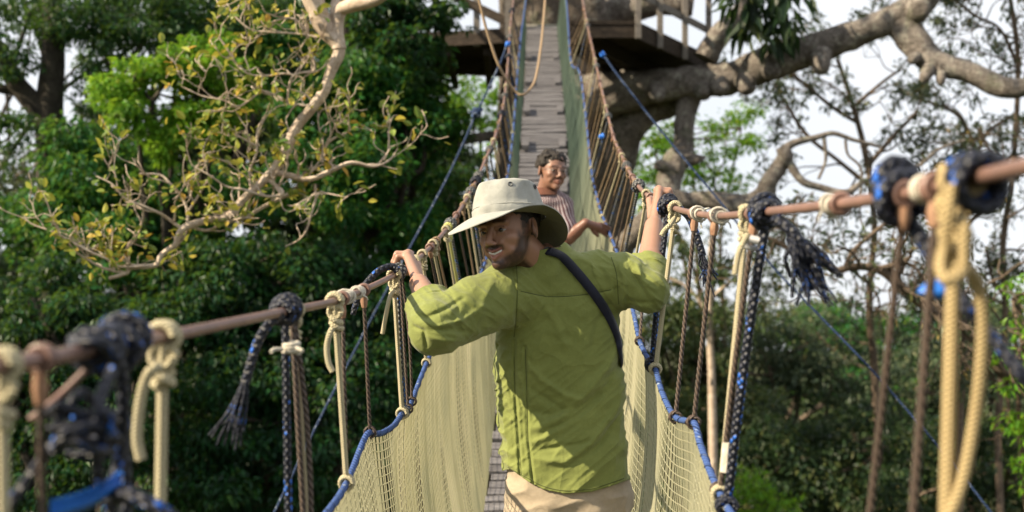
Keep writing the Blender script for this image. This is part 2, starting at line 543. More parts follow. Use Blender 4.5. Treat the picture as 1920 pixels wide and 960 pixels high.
def tree(name, label, base, blobs, leaf, length, dens, seed, trunk_r=0.25, bark='bark_dark', sub=26, size=0.30,
         droop=0.7, aspect=0.42, group=None, cat='tree', stems=None, limbs=True):
    rng = np.random.RandomState(seed)
    bx, by = base
    g = P(bx, 480, by + (3.0 if stems is None else 0))
    foot = np.array([g[0], g[1], -0.3])
    o = thing(name, label, cat, foot, group)
    cl = clumps_from_blobs(blobs, rng, sub, size)
    tb = MB()
    cents = [P(*b[:3]) for b in blobs]
    if stems is None:
        top = np.mean(cents, axis=0)
        fork = foot * 0.35 + top * 0.65
        fork[:2] = foot[:2] * 0.85 + top[:2] * 0.15
        trunk = wobble(foot, fork, 5, 0.12, rng)
        tb.tube(trunk, np.linspace(trunk_r, trunk_r * 0.7, len(trunk)), 10)
        if limbs:
            for c in cents:
                tb.tube(wobble(fork, c, 4, 0.2, rng), [trunk_r * 0.6, trunk_r * 0.15], 7)
                for k in range(3):
                    q = cl[rng.randint(len(cl))][:3]
                    if np.linalg.norm(np.array(q) - c) < 6:
                        tb.tube(wobble(c, q, 4, 0.12, rng), [trunk_r * 0.2, trunk_r * 0.05], 5)
    else:
        for s in stems:
            pts = catmull([[*P(*q[:3]), q[3] / FPX * q[2]] for q in s], 6)
            if s is stems[0]:
                pts = np.vstack([[*foot, pts[0][3] * 1.25], pts])
            tb.tube(pts[:, :3], pts[:, 3], 12)
    tb.build('trunk', M[bark], o)
    n = 0
    for (px, py, d, rx, ry) in blobs:
        n += int(dens * math.pi * (rx / FPX * d) * (ry / FPX * d) / (length * length * aspect * 0.5))
    v, f = leaves_in(cl, n, length, rng, droop, aspect)
    mesh_obj('crown', v, f, M[leaf], o, smooth=False)
    return o

G_L = 'broadleaf trees on the slope left of the walkway'
tree('broadleaf_tree', 'bright lime green sunlit bushy tree top left of the bare branch', (300, 16.5),
     [(285, 190, 16.0, 95, 80), (330, 110, 16.2, 60, 55), (400, 110, 16.3, 55, 60), (250, 150, 16, 45, 50), (340, 250, 16.2, 80, 60), (420, 190, 16.5, 70, 60)],
     'leaf_lime', 0.105, 4.6, 11, 0.16, sub=20, group=G_L)
tree('broadleaf_tree', 'big fresh green tree filling the gap between bare branch and far walkway', (700, 19.5),
     [(640, 200, 18.6, 150, 120), (760, 330, 18.4, 110, 130), (600, 330, 18.6, 130, 110), (720, 190, 19, 110, 110), (800, 220, 19.2, 70, 90), (690, 440, 18.2, 130, 90), (540, 120, 19, 90, 90)],
     'leaf_mid', 0.13, 5.0, 12, 0.35, sub=30, group=G_L)
tree('broadleaf_tree', 'mid green tree behind the yellowing tips of the bare branch', (230, 19),
     [(190, 330, 17.6, 150, 100), (330, 360, 17.4, 130, 90), (90, 420, 17.6, 110, 90), (220, 450, 17.2, 130, 80), (420, 400, 17.6, 110, 90)],
     'leaf_mid', 0.125, 5.0, 13, 0.3, sub=28, group=G_L)
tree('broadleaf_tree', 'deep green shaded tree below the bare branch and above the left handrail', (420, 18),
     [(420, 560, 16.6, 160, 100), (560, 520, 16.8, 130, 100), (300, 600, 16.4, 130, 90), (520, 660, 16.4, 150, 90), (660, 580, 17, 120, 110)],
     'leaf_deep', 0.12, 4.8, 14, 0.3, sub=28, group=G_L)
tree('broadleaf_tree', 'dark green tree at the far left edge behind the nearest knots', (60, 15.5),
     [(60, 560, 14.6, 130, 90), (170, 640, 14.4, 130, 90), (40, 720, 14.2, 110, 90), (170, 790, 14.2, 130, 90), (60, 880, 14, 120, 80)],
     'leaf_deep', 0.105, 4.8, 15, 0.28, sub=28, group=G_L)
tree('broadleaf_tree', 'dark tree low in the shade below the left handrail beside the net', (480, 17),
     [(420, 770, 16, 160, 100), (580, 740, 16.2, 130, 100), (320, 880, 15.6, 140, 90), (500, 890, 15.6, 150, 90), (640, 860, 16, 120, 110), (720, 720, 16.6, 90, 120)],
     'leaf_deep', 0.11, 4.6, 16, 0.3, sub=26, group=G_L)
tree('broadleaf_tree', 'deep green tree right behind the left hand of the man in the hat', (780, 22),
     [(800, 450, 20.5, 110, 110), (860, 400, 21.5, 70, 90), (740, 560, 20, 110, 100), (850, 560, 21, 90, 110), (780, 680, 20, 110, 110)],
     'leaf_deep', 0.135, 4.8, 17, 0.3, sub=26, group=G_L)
tree('broadleaf_tree', 'dark leafy tree hanging over the left deck of the treehouse platform', (700, 17.5),
     [(760, 50, 15.5, 70, 70), (830, 25, 15.7, 50, 40), (700, 30, 15.6, 70, 60), (800, 110, 15.8, 40, 50), (640, -40, 16, 120, 60)],
     'leaf_deep', 0.12, 4.8, 18, 0.25, sub=22, group=G_L,
     stems=[[(655, 700, 22, 15), (652, 300, 22, 14), (650, 0, 21.5, 12), (655, -150, 19.5, 9), (690, -130, 17, 6), (745, -20, 15.8, 4), (765, 40, 15.6, 2)], [(690, -130, 17, 5), (780, -60, 16, 3), (825, 20, 15.7, 2)], [(680, -130, 17.5, 5), (670, -60, 16.2, 3), (660, 0, 15.8, 2)]])
tree('broadleaf_tree', 'yellow green distant tree seen under the left deck of the platform', (880, 31),
     [(900, 200, 30, 60, 60), (880, 320, 29, 60, 70), (930, 400, 29, 60, 80), (840, 160, 31, 60, 60)],
     'leaf_lime', 0.16, 2.2, 19, 0.25, sub=22, group=G_L)
# dark forked tree top left
tree('forked_tree', 'dark forked tree silhouetted against the sky at top left', (110, 18.4),
     [(60, 30, 17.8, 130, 60), (230, 20, 18.2, 130, 55), (370, 25, 18.6, 110, 50), (480, 20, 19.2, 90, 50), (12, 95, 17.6, 50, 60),
      (190, 60, 18.2, 70, 45), (330, 70, 18.4, 90, 45), (430, 60, 18.6, 80, 60), (40, 250, 17.6, 60, 40), (170, 160, 18.2, 30, 50)],
     'leaf_deep', 0.095, 2.9, 20, 0.25, sub=24, size=0.34,
     stems=[[(105, 520, 18.4, 34), (100, 300, 18.3, 30), (92, 215, 18.2, 26), (100, 100, 18.2, 21), (96, 0, 18.2, 18), (92, -120, 18.2, 14)],
            [(92, 225, 18.2, 24), (55, 185, 18.1, 20), (20, 140, 18.0, 17), (-18.2, 60, 17.9, 14), (-40, -80, 17.9, 12)],
            [(55, 190, 18.1, 12), (28, 170, 18.1, 10), (0, 165, 18.0, 9), (-60, 130, 18.0, 8)]])
tree('broadleaf_tree', 'pale olive shrub seen through the gap beside the dark forked trunk', (200, 24),
     [(200, 215, 22.5, 70, 40), (150, 300, 22.5, 110, 60), (30, 330, 22, 60, 60)],
     'leaf_grey', 0.13, 2.2, 21, 0.12, 'bark_brown', sub=18, group=G_L)
# tall dark trees closing the view behind
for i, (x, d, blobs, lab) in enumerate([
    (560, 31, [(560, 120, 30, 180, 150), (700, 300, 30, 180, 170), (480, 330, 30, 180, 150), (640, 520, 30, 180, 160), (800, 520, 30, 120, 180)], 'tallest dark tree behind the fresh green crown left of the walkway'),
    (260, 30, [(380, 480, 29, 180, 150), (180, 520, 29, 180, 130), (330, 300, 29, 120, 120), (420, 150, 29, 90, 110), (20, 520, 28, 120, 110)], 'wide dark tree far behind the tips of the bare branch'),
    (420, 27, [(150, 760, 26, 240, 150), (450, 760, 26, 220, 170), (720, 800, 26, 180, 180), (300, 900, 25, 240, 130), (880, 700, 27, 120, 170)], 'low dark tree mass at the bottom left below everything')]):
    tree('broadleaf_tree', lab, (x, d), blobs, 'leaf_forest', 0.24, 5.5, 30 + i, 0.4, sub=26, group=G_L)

tree('broadleaf_tree', 'dark tall tree closing the view above the lime green bush', (330, 26),
     [(300, 40, 25, 130, 60), (450, 60, 25, 120, 80), (200, 110, 24.5, 50, 60), (560, 20, 25, 120, 70), (180, 260, 24.5, 60, 50), (-10, 330, 24, 60, 80), (60, 20, 25, 60, 40)],
     'leaf_deep', 0.13, 3.6, 35, 0.3, sub=26, group=G_L)
# right side
G_R = 'trees on the far slope right of the walkway'
tree('broadleaf_tree', 'bright green feathery tree framed by the crooked limb of the big tree', (1330, 31),
     [(1300, 260, 29, 90, 60), (1390, 240, 29.5, 60, 50), (1230, 290, 29, 60, 60), (1340, 330, 29, 90, 40), (1240, 360, 29, 60, 50)],
     'leaf_lime', 0.15, 1.7, 41, 0.16, 'bark_brown', sub=26, size=0.26, group=G_R)
tree('broadleaf_tree', 'yellowish olive tree with a pale trunk behind the right hand ropes', (1335, 27),
     [(1290, 480, 26.5, 90, 60), (1400, 520, 26.5, 90, 60), (1230, 560, 26, 70, 70), (1330, 590, 26.5, 110, 50), (1450, 440, 27, 60, 40)],
     'leaf_olive', 0.16, 1.5, 42, 0.12, 'bark_pale', sub=24, group=G_R,
     stems=[[(1336, 800, 26, 8), (1334, 700, 26, 7), (1330, 600, 26, 6), (1332, 480, 26, 5), (1338, 400, 26, 4)],
            [(1331, 590, 26, 4), (1290, 540, 26, 3), (1250, 520, 26, 3)], [(1331, 560, 26, 4), (1380, 520, 26, 3), (1420, 490, 26, 2)]])
right = [
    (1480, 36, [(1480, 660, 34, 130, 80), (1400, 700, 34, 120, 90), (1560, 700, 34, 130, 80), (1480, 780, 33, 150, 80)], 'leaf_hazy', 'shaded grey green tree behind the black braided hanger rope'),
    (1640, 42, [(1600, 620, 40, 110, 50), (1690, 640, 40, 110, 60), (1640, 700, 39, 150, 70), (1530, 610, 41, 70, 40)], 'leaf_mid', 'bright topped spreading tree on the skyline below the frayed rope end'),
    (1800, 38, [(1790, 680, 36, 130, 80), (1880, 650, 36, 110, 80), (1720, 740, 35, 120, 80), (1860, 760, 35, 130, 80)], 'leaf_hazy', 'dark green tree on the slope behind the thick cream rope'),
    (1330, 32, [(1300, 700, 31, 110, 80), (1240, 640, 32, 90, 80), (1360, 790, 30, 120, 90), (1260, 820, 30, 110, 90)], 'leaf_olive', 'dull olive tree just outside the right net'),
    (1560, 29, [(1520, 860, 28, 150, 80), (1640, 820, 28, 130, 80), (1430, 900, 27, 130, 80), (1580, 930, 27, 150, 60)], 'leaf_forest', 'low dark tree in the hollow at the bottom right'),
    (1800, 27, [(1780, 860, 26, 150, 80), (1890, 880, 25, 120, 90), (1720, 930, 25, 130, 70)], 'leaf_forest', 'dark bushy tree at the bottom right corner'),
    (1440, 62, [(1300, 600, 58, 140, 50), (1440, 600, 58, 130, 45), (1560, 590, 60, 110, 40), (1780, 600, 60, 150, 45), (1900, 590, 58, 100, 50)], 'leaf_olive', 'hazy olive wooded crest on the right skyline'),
]
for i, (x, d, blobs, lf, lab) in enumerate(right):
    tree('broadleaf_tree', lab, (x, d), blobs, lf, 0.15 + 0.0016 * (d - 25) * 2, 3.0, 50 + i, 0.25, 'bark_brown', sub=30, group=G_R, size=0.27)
tree('fern_tree', 'small bright yellow green fern like plant low beside the right net', (1420, 24),
     [(1400, 900, 22, 40, 40), (1440, 935, 22, 50, 30), (1390, 950, 22, 50, 30)], 'leaf_lime', 0.16, 2.4, 61, 0.07, sub=16, droop=0.25, aspect=0.3, cat='plant')
tree('broadleaf_tree', 'fresh green tree leaning in at the right edge behind the black rope', (1960, 15),
     [(1925, 640, 13.5, 60, 50), (1940, 760, 13.5, 60, 70), (1900, 560, 14, 50, 40), (1960, 860, 13, 60, 70)], 'leaf_lime', 0.10, 1.6, 62, 0.14, 'bark_brown', sub=18, group=G_R)

# far woods: one mass nobody could count
def far_woods():
    rng = np.random.RandomState(77)
    cl = []
    for k in range(260):
        a = rng.uniform(-0.75, 0.75)
        r = rng.uniform(85, 170)
        h = rng.uniform(9, 15.5) * (0.93 + 0.07 * rng.rand())
        s = rng.uniform(3.5, 6)
        cl.append((r * math.sin(a), r * math.cos(a), h - s * 0.6, s, s, s * 0.75))
        cl.append((r * math.sin(a), r * math.cos(a), h * 0.45, s, s, s * 0.9))
    v, f = leaves_in(cl, 60000, 0.75, rng, 0.4, 0.5)
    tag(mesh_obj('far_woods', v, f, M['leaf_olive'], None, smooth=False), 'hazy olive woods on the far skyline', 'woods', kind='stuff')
far_woods()

# ------------------------------------------------------------------ bare and thin trees drawn limb by limb
def twig(mb, p, d, L, r, lev, rng, tips, bend=0.35, up=0.1, minr=0.002):
    n = 5
    pts = [np.array(p)]
    d = unit(d)
    for i in range(n):
        d = unit(d + rng.normal(size=3) * bend + np.array([0, 0, up * 0.3]))
        pts.append(pts[-1] + d * L / n)
    pts = np.array(pts)
    mb.tube(catmull(pts, 2), [r, max(r * 0.45, minr)], 5 if r < 0.02 else 7, cap=False)
    if lev <= 0:
        tips.append((pts[-1], d)); tips.append((pts[-2], d)); tips.append((pts[-3], d))
        return
    for k in range(2 + (rng.rand() < 0.6)):
        i = rng.randint(2, n + 1)
        dd = unit(d + rng.normal(size=3) * 0.75)
        twig(mb, pts[i], dd, L * rng.uniform(0.5, 0.8), max(r * 0.55, minr), lev - 1, rng, tips, bend, up, minr)
    tips.append((pts[-1], d))

def limb_tube(mb, ctrl, rng, seg=16, rough=0.10, per=8, freq=2.2):
    pts = catmull([[*P(*q[:3]), q[3] / FPX * q[2]] for q in ctrl], per)
    k = len(mb.v)
    mb.tube(pts[:, :3], pts[:, 3], seg)
    if rough:
        s = seg + 1
        v = mb.v[k].reshape(-1, s, 3)
        ax = pts[:, None, :3]
        q = v + 0
        dn = vnoise(q, freq) * 1.0 + 0.5 * vnoise(q, freq * 2.7) + 0.3 * vnoise(q, freq * 6)
        mb.v[k] = (ax + (v - ax) * (1 + rough * dn[..., None])).reshape(-1, 3)
    return pts

def leaf_round(pos, axis, nrm, ln, wd):
    n = len(pos)
    side = np.cross(axis, nrm); side /= np.linalg.norm(side, axis=1, keepdims=True) + 1e-9
    nr = np.cross(side, axis)
    ln, wd = ln[:, None], wd[:, None]
    V = np.empty((n, 8, 3))
    for k, (u, w, h) in enumerate(((0, 0, 0), (0.22, 0.38, 0.12), (0.52, 0.5, 0.16), (0.8, 0.3, 0.04), (1.0, 0, -0.16), (0.8, -0.3, 0.04), (0.52, -0.5, 0.16), (0.22, -0.38, 0.12))):
        V[:, k] = pos + axis * ln * u + side * wd * w + nr * wd * h
    b = np.arange(n)[:, None] * 8
    F = np.concatenate([b + np.array([[0, 1, 2, 3]]), b + np.array([[0, 3, 4, 5]]), b + np.array([[0, 5, 6, 7]])])
    return V.reshape(-1, 3), F

def tip_leaves(tips, per, length, rng, droop=0.5, aspect=0.45, round_=False):
    ps = np.array([t[0] for t in tips]); ds = np.array([t[1] for t in tips])
    idx = np.repeat(np.arange(len(ps)), per)
    idx = idx[rng.rand(len(idx)) < (0.45 if round_ else 0.75)]
    n = len(idx)
    pos = ps[idx] + rng.normal(size=(n, 3)) * length * 0.45
    ax = ds[idx] + rng.normal(size=(n, 3)) * 0.7 + np.array([0, 0, -droop])
    ax /= np.linalg.norm(ax, axis=1, keepdims=True)
    nr = np.array([0, 0, 1.0]) + rng.normal(size=(n, 3)) * 0.6
    ln = length * (0.6 + 0.8 * rng.rand(n))
    return (leaf_round if round_ else leaf_quads)(pos, ax, nr, ln, ln * aspect)

# the branch reaching in over the left, half bare with yellowing leaves
def bare_branch():
    rng = np.random.RandomState(101)
    D = 7.6
    base = P(575, -60, D)
    o = thing('bare_branch', 'pale crooked half bare branch with yellowing leaves reaching in over the left', 'branch', base)
    wood, twg, tips = MB(), MB(), []
    main = [(540, -160, D, 26), (572, -50, D, 24), (590, 10, D, 22), (612, 55, D, 20), (636, 92, D, 13), (622, 130, D, 12), (605, 175, D, 11.5),
            (583, 205, D, 11), (555, 240, D, 11), (535, 285, D, 12), (512, 320, D, 10.5), (480, 352, D, 9), (450, 380, D, 8.5), (432, 404, D, 8),
            (385, 414, D, 7.5), (345, 428, D, 8), (334, 445, D, 7), (328, 460, D, 6.5), (303, 478, D, 6), (292, 497, D, 6), (245, 502, D, 5.5), (237, 512, D, 4.5), (205, 522, D, 3.5)]
    main = [(a_, b_, c_, w_ * 0.88) for a_, b_, c_, w_ in main]
    limb_tube(wood, main, rng, 12, 0.10, 6, 9)
    limb_tube(wood, [(636, 92, D, 14), (634, 55, D, 11), (640, 20, D, 13), (665, 8, D - .1, 14), (700, 0, D - .2, 12), (730, -14, D - .3, 9)], rng, 10, 0.1, 6, 9)
    limb_tube(wood, [(634, 50, D, 10), (628, 20, D + .05, 9), (634, -20, D + .1, 8), (640, -80, D + .1, 8)], rng, 10, 0.1, 6, 9)
    subs = [
        [(505, 320, D, 9), (545, 330, D, 10), (585, 335, D - .05, 8), (625, 318, D - .1, 7), (660, 305, D - .12, 6), (700, 312, D - .1, 4), (730, 300, D, 3), (745, 280, D, 2)],
        [(600, 190, D, 5), (578, 198, D, 4), (560, 196, D, 3.5), (540, 192, D, 3.5), (545, 150, D - .05, 3.5), (558, 138, D - .05, 3.5), (582, 134, D, 4), (590, 128, D, 4), (583, 95, D, 4), (578, 80, D, 5), (575, 45, D + .05, 6)],
        [(540, 192, D, 3.5), (515, 178, D, 3.5), (490, 172, D, 3.5), (465, 190, D - .05, 3), (445, 200, D - .1, 3), (420, 188, D - .1, 2.5), (380, 180, D - .1, 2.2), (340, 162, D - .1, 2)],
        [(565, 145, D, 3), (535, 138, D, 3), (505, 142, D - .05, 3), (470, 140, D - .1, 3), (445, 122, D - .1, 3.2), (425, 90, D - .1, 3), (405, 62, D - .1, 2.4)],
        [(595, 70, D, 4), (570, 65, D, 3.5), (540, 62, D, 3), (505, 60, D, 3), (470, 55, D, 2.6), (440, 30, D, 2.4), (425, 5, D, 2)],
        [(578, 60, D, 3.5), (550, 35, D, 3.2), (520, 38, D, 3), (500, 50, D, 2.6), (480, 72, D, 2.2), (458, 72, D, 2)],
        [(340, 428, D, 5), (318, 412, D, 5), (300, 400, D - .05, 4.2), (265, 385, D - .1, 4), (235, 372, D - .1, 3.5), (210, 345, D - .1, 2.5), (180, 330, D - .1, 2)],
        [(350, 426, D, 4.5), (352, 400, D, 4.2), (342, 370, D, 4), (320, 345, D - .05, 3.5), (300, 328, D - .05, 3.2), (262, 326, D - .1, 2.5)],
        [(350, 400, D, 3.5), (370, 370, D, 3.2), (385, 345, D, 3), (400, 330, D + .05, 2.2)],
        [(355, 425, D, 4), (390, 432, D + .05, 4.5), (420, 418, D + .05, 4.5), (455, 410, D + .1, 5), (490, 390, D + .1, 5.5), (520, 374, D + .1, 6), (548, 360, D + .1, 6), (565, 340, D + .05, 6), (580, 330, D, 6)],
        [(500, 335, D, 6), (530, 360, D - .05, 6), (515, 368, D - .05, 4), (490, 366, D - .05, 4), (455, 355, D - .1, 4), (425, 350, D - .1, 3), (395, 330, D - .15, 2.6), (360, 310, D - .15, 2.2)],
        [(470, 350, D, 4), (468, 320, D, 3.2), (480, 290, D, 3.6), (482, 262, D, 3.6), (484, 240, D, 3), (498, 215, D, 2.2)],
        [(482, 275, D, 3.2), (460, 262, D - .05, 3), (440, 250, D - .05, 2.8), (420, 228, D - .1, 2.2)],
        [(240, 512, D, 5), (200, 505, D, 3.5), (170, 490, D - .03, 3.5), (140, 470, D - .06, 3.2), (130, 450, D - .06, 3), (145, 425, D - .1, 2.6)],
        [(240, 490, D, 4), (236, 470, D, 3.6), (255, 448, D, 3.6), (265, 420, D - .03, 3.4), (268, 395, D - .06, 3), (262, 375, D - .1, 2.2)],
        [(300, 497, D, 3), (225, 500, D - .05, 3.6), (200, 485, D - .08, 3.2), (165, 470, D - .1, 3), (130, 450, D - .12, 3), (100, 435, D - .12, 2.8), (60, 420, D - .12, 2.4), (45, 405, D - .12, 2)],
        [(590, 345, D, 4), (592, 370, D, 4), (585, 395, D, 3.6), (575, 430, D, 3), (560, 450, D, 2.4), (535, 462, D, 2)],
        [(605, 305, D, 5), (605, 290, D, 5), (615, 268, D, 4), (635, 255, D, 3.5), (655, 245, D, 3), (652, 225, D, 2.4)],
        [(592, 372, D, 3), (600, 360, D, 3), (610, 362, D - .02, 2.6), (640, 368, D - .05, 2)],
        [(720, 300, D, 3), (728, 280, D, 2.5), (730, 240, D, 1.8)],
    ]
    anchors = []
    for s in subs:
        p = limb_tube(twg, [(q[0], q[1], q[2], q[3] * 0.66) for q in s], rng, 7, 0.06, 5, 14)
        anchors.append(p)
    mainp = catmull([[*P(*q[:3]), q[3] / FPX * q[2]] for q in main], 6)
    for p in anchors:
        for i in range(3, len(p), 4):
            if rng.rand() < 0.8:
                t = unit(p[min(i + 1, len(p) - 1)][:3] - p[i - 1][:3])
                d = unit(t * 0.6 + rng.normal(size=3) * np.array([0.6, 0.5, 0.6]) + np.array([-0.15, 0, 0.35]))
                twig(twg, p[i][:3], d, rng.uniform(0.14, 0.34), min(p[i][3] * 0.7, 0.0085), 1, rng, tips, 0.3, 0.3, 0.003)
        tips.append((p[-1][:3], unit(p[-1][:3] - p[-3][:3])))
    for i in range(70, len(mainp), 3):
        if rng.rand() < 0.5:
            twig(twg, mainp[i][:3], unit(rng.normal(size=3) + np.array([-.2, 0, .6])), rng.uniform(0.12, 0.3), 0.008, 1, rng, tips, 0.3, 0.3, 0.003)
    wood.build('limb', M['bark_pale'], o)
    twg.build('twigs', M['bark_pale'], o)
    v, f = tip_leaves(tips, 2, 0.066, rng, 0.35, 0.55, True)
    mesh_obj('leaves', v, f, M['leaf_autumn'], o, smooth=False)
bare_branch()

# the giant host tree with its limbs, carrying the platform
def giant_tree():
    rng = np.random.RandomState(202)
    foot = np.array([0.85, 20.6, -0.4])
    o = thing('giant_tree', 'giant grey brown tree with massive crooked limbs carrying the platform', 'tree', foot)
    t = MB()
    z = np.array([-0.4, 1.5, 6, 12, 15, 17, 19, 21, 23, 25])
    r = np.array([2.6, 1.9, 1.5, 1.28, 1.2, 1.18, 1.15, 1.1, 1.1, 1.0])
    x = np.array([0.85, 0.85, 0.85, 0.86, 0.88, 0.9, 0.9, 0.9, 0.9, 0.9])
    y = np.array([20.6, 20.6, 20.6, 20.6, 20.6, 20.6, 20.6, 20.7, 20.9, 21.1])
    ctrl = catmull(np.stack([x, y, z, r], -1), 8)
    k = len(t.v)
    t.tube(ctrl[:, :3], ctrl[:, 3], 48)
    v = t.v[k].reshape(-1, 49, 3)
    ang = np.arange(49) / 48 * 2 * math.pi
    flute = 0.07 * np.sin(ang * 7 + 0.6) + 0.05 * np.sin(ang * 11 + 2)
    ax = ctrl[:, None, :3]
    dn = 0.06 * vnoise(v, 0.9) + 0.05 * vnoise(v * np.array([3, 3, 0.6])) + 0.02 * vnoise(v, 6)
    dn[:, -1] = dn[:, 0]
    t.v[k] = (ax + (v - ax) * (1 + flute[None, :, None] + dn[..., None])).reshape(-1, 3)
    t.build('trunk', M['bark_trunk'], o)
    def limb(ctrls, rough=0.12, seg=22, freq=2.4):
        mb = MB()
        for c in ctrls:
            limb_tube(mb, c, rng, seg, rough, 8, freq)
        return mb.build('limb', M['bark_grey'], o)
    def knob(x, y, d, r, dx, dy):
        return [(x, y, d, r), (x + dx * .35, y + dy * .35, d - .1, r * .92), (x + dx * .65, y + dy * .65, d - .15, r * .8), (x + dx * .88, y + dy * .88, d - .17, r * .58), (x + dx, y + dy, d - .18, r * .15)]
    limb([[(1085, 185, 19.6, 50), (1140, 178, 19, 41), (1190, 167, 18.7, 34), (1250, 158, 18.5, 31), (1310, 150, 18.4, 31), (1360, 146, 18.3, 32), (1400, 135, 18.2, 31),
           (1450, 118, 18, 31), (1500, 100, 17.9, 30), (1560, 80, 17.7, 27), (1610, 62, 17.6, 25), (1660, 42, 17.5, 25), (1700, 20, 17.4, 26), (1738, -6, 17.3, 22), (1765, -70, 17.2, 18)],
          knob(1396, 150, 18.05, 20, 10, 26), knob(1540, 102, 17.6, 20, 0, 38), knob(1318, 166, 18.2, 17, 4, 20),
          knob(1712, 16, 17.3, 24, 32, 8), knob(1348, 158, 18, 18, 8, 20), knob(1444, 128, 17.9, 18, 8, 18), knob(1230, 170, 18.3, 16, 4, 20)], 0.17, 26, 2.0)
    limb([[(1680, 20, 17.5, 30), (1698, 55, 17.4, 28), (1722, 88, 17.3, 27), (1745, 112, 17.2, 26), (1775, 125, 17.1, 23), (1810, 132, 17, 20), (1850, 150, 16.9, 20), (1890, 164, 16.8, 20), (1930, 162, 16.7, 19), (2010, 150, 16.6, 18), (2100, 120, 16.5, 16)],
          knob(1722, 104, 17.2, 12, -18, 12), knob(1742, 128, 17.1, 14, -12, 26), knob(1764, 132, 17.1, 11, 0, 28)], 0.14)
    limb([[(1120, 330, 20.2, 60), (1150, 280, 19.6, 48), (1175, 240, 19.3, 36), (1215, 212, 19.1, 26), (1260, 196, 18.9, 22), (1300, 178, 18.7, 18)]], 0.12)
    limb([[(1292, 165, 18.6, 27), (1288, 200, 18.5, 22), (1283, 240, 18.4, 19), (1280, 280, 18.3, 22), (1262, 312, 18.2, 26), (1252, 345, 18.1, 25), (1258, 370, 18, 21), (1290, 376, 17.9, 17), (1330, 374, 17.8, 17),
           (1370, 382, 17.7, 18), (1405, 382, 17.6, 19), (1432, 366, 17.5, 19), (1442, 340, 17.4, 16), (1462, 312, 17.4, 15), (1472, 292, 17.3, 14), (1464, 275, 17.3, 10)],
          [(1262, 318, 18.1, 20), (1236, 310, 18, 12), (1228, 306, 18, 8)], [(1280, 300, 18.2, 18), (1310, 298, 18, 9), (1322, 294, 18, 3)],
          [(1252, 360, 18.1, 22), (1225, 400, 18.3, 20), (1190, 440, 18.6, 20), (1150, 490, 19, 24), (1110, 560, 19.6, 30)]], 0.13)
    limb([[(1466, 284, 17.3, 9), (1490, 268, 17.3, 7), (1530, 258, 17.3, 5.5), (1562, 250, 17.3, 4.5), (1600, 262, 17.3, 4), (1650, 275, 17.3, 3)],
          [(1466, 284, 17.3, 9), (1482, 310, 17.3, 8), (1505, 340, 17.2, 7.5), (1540, 352, 17.2, 7), (1585, 362, 17.1, 6.5), (1620, 340, 17.1, 5), (1660, 325, 17.1, 4), (1720, 312, 17, 3.5), (1760, 280, 17, 3), (1810, 262, 17, 2.2)],
          [(1545, 258, 17.3, 4), (1548, 300, 17.3, 3.2), (1535, 335, 17.2, 3)], [(1585, 262, 17.3, 3), (1590, 290, 17.3, 2.5), (1615, 320, 17.3, 2.5), (1612, 400, 17.3, 2.2), (1625, 440, 17.3, 2)]], 0.10, 14)
    limb([[(1322, 110, 18.3, 24), (1335, 85, 18.3, 22), (1352, 62, 18.3, 20), (1385, 30, 18.4, 19), (1400, 0, 18.4, 19), (1410, -60, 18.5, 19)]], 0.10, 14)
    limb([[(870, 262, 19.5, 9), (895, 258, 19.8, 10), (930, 256, 20.2, 11), (985, 262, 20.6, 14)], [(872, 262, 19.5, 8), (862, 272, 19.3, 4)]], 0.12, 12)
    limb([[(1122, 60, 19.2, 30), (1118, 25, 19, 23), (1112, -10, 18.9, 20), (1100, -90, 18.8, 18)], [(1135, 30, 19.4, 32), (1180, 14, 19.2, 30), (1230, 4, 19, 26), (1300, 10, 18.9, 20)]], 0.12)
    # crown high above, out of the picture: it shades the platform end
    cl = []
    for k in range(110):
        a = rng.uniform(0, 2 * math.pi); rr = 8.5 * math.sqrt(rng.rand())
        cl.append((-1.0 + rr * math.cos(a), 20.5 + rr * math.sin(a) * 0.8, 25.5 + 4 * rng.rand(), 1.3, 1.3, 0.7))
    v, f = leaves_in(cl, 9500, 0.26, rng, 0.6, 0.45)
    mesh_obj('crown', v, f, M['leaf_deep'], o, smooth=False)
    # big hanging leaves by the limb, top right of the platform
    e = thing('hanging_plant', 'dark clump of long drooping leaves hanging in front of the big limb top', 'plant', P(1430, -10, 17.4))
    cl = [(*P(px, py, 17.4), 0.35, 0.3, 0.3) for (px, py) in [(1390, -20), (1420, 20), (1450, 10), (1475, 30), (1450, -30), (1480, -20), (1410, 50), (1400, 0), (1465, 55)]]
    v, f = leaves_in(cl, 190, 0.40, rng, 1.6, 0.3, 0.1)
    mesh_obj('leaves', v, f, M['leaf_forest'], e, smooth=False)
giant_tree()

# thin trees with scattered leaves in front of the white sky, right
def thin_tree(label, stems, leaf, seed, per, length, lev=2, tw=(0.5, 1.4), name='thin_tree', prob=0.55):
    rng = np.random.RandomState(seed)
    q = stems[0][0]
    g = P(q[0], 480, q[2])
    o = thing(name, label, 'tree', (g[0], g[1], -0.3), 'thin sparse trees against the white sky')
    t, w, tips = MB(), MB(), []
    for k, s in enumerate(stems):
        p = limb_tube(t, s, rng, 8, 0.06, 5, 6)
        if k == 0:
            t.tube(wobble((g[0], g[1], -0.3), p[0][:3], 5, 0.15, rng), [p[0][3] * 1.4, p[0][3]], 8)
        for i in range(2, len(p), 2):
            if rng.rand() < prob:
                d = unit(rng.normal(size=3) * np.array([1, .7, .8]) + np.array([0, 0, .25]))
                twig(w, p[i][:3], d, rng.uniform(*tw), min(p[i][3] * 0.5, 0.03), lev, rng, tips, 0.28, 0.1, 0.006)
    t.build('trunk', M['bark_brown'], o)
    w.build('twigs', M['bark_brown'], o)
    v, f = tip_leaves(tips, per, length, rng, 0.6, 0.36)
    mesh_obj('crown', v, f, M[leaf], o, smooth=False)
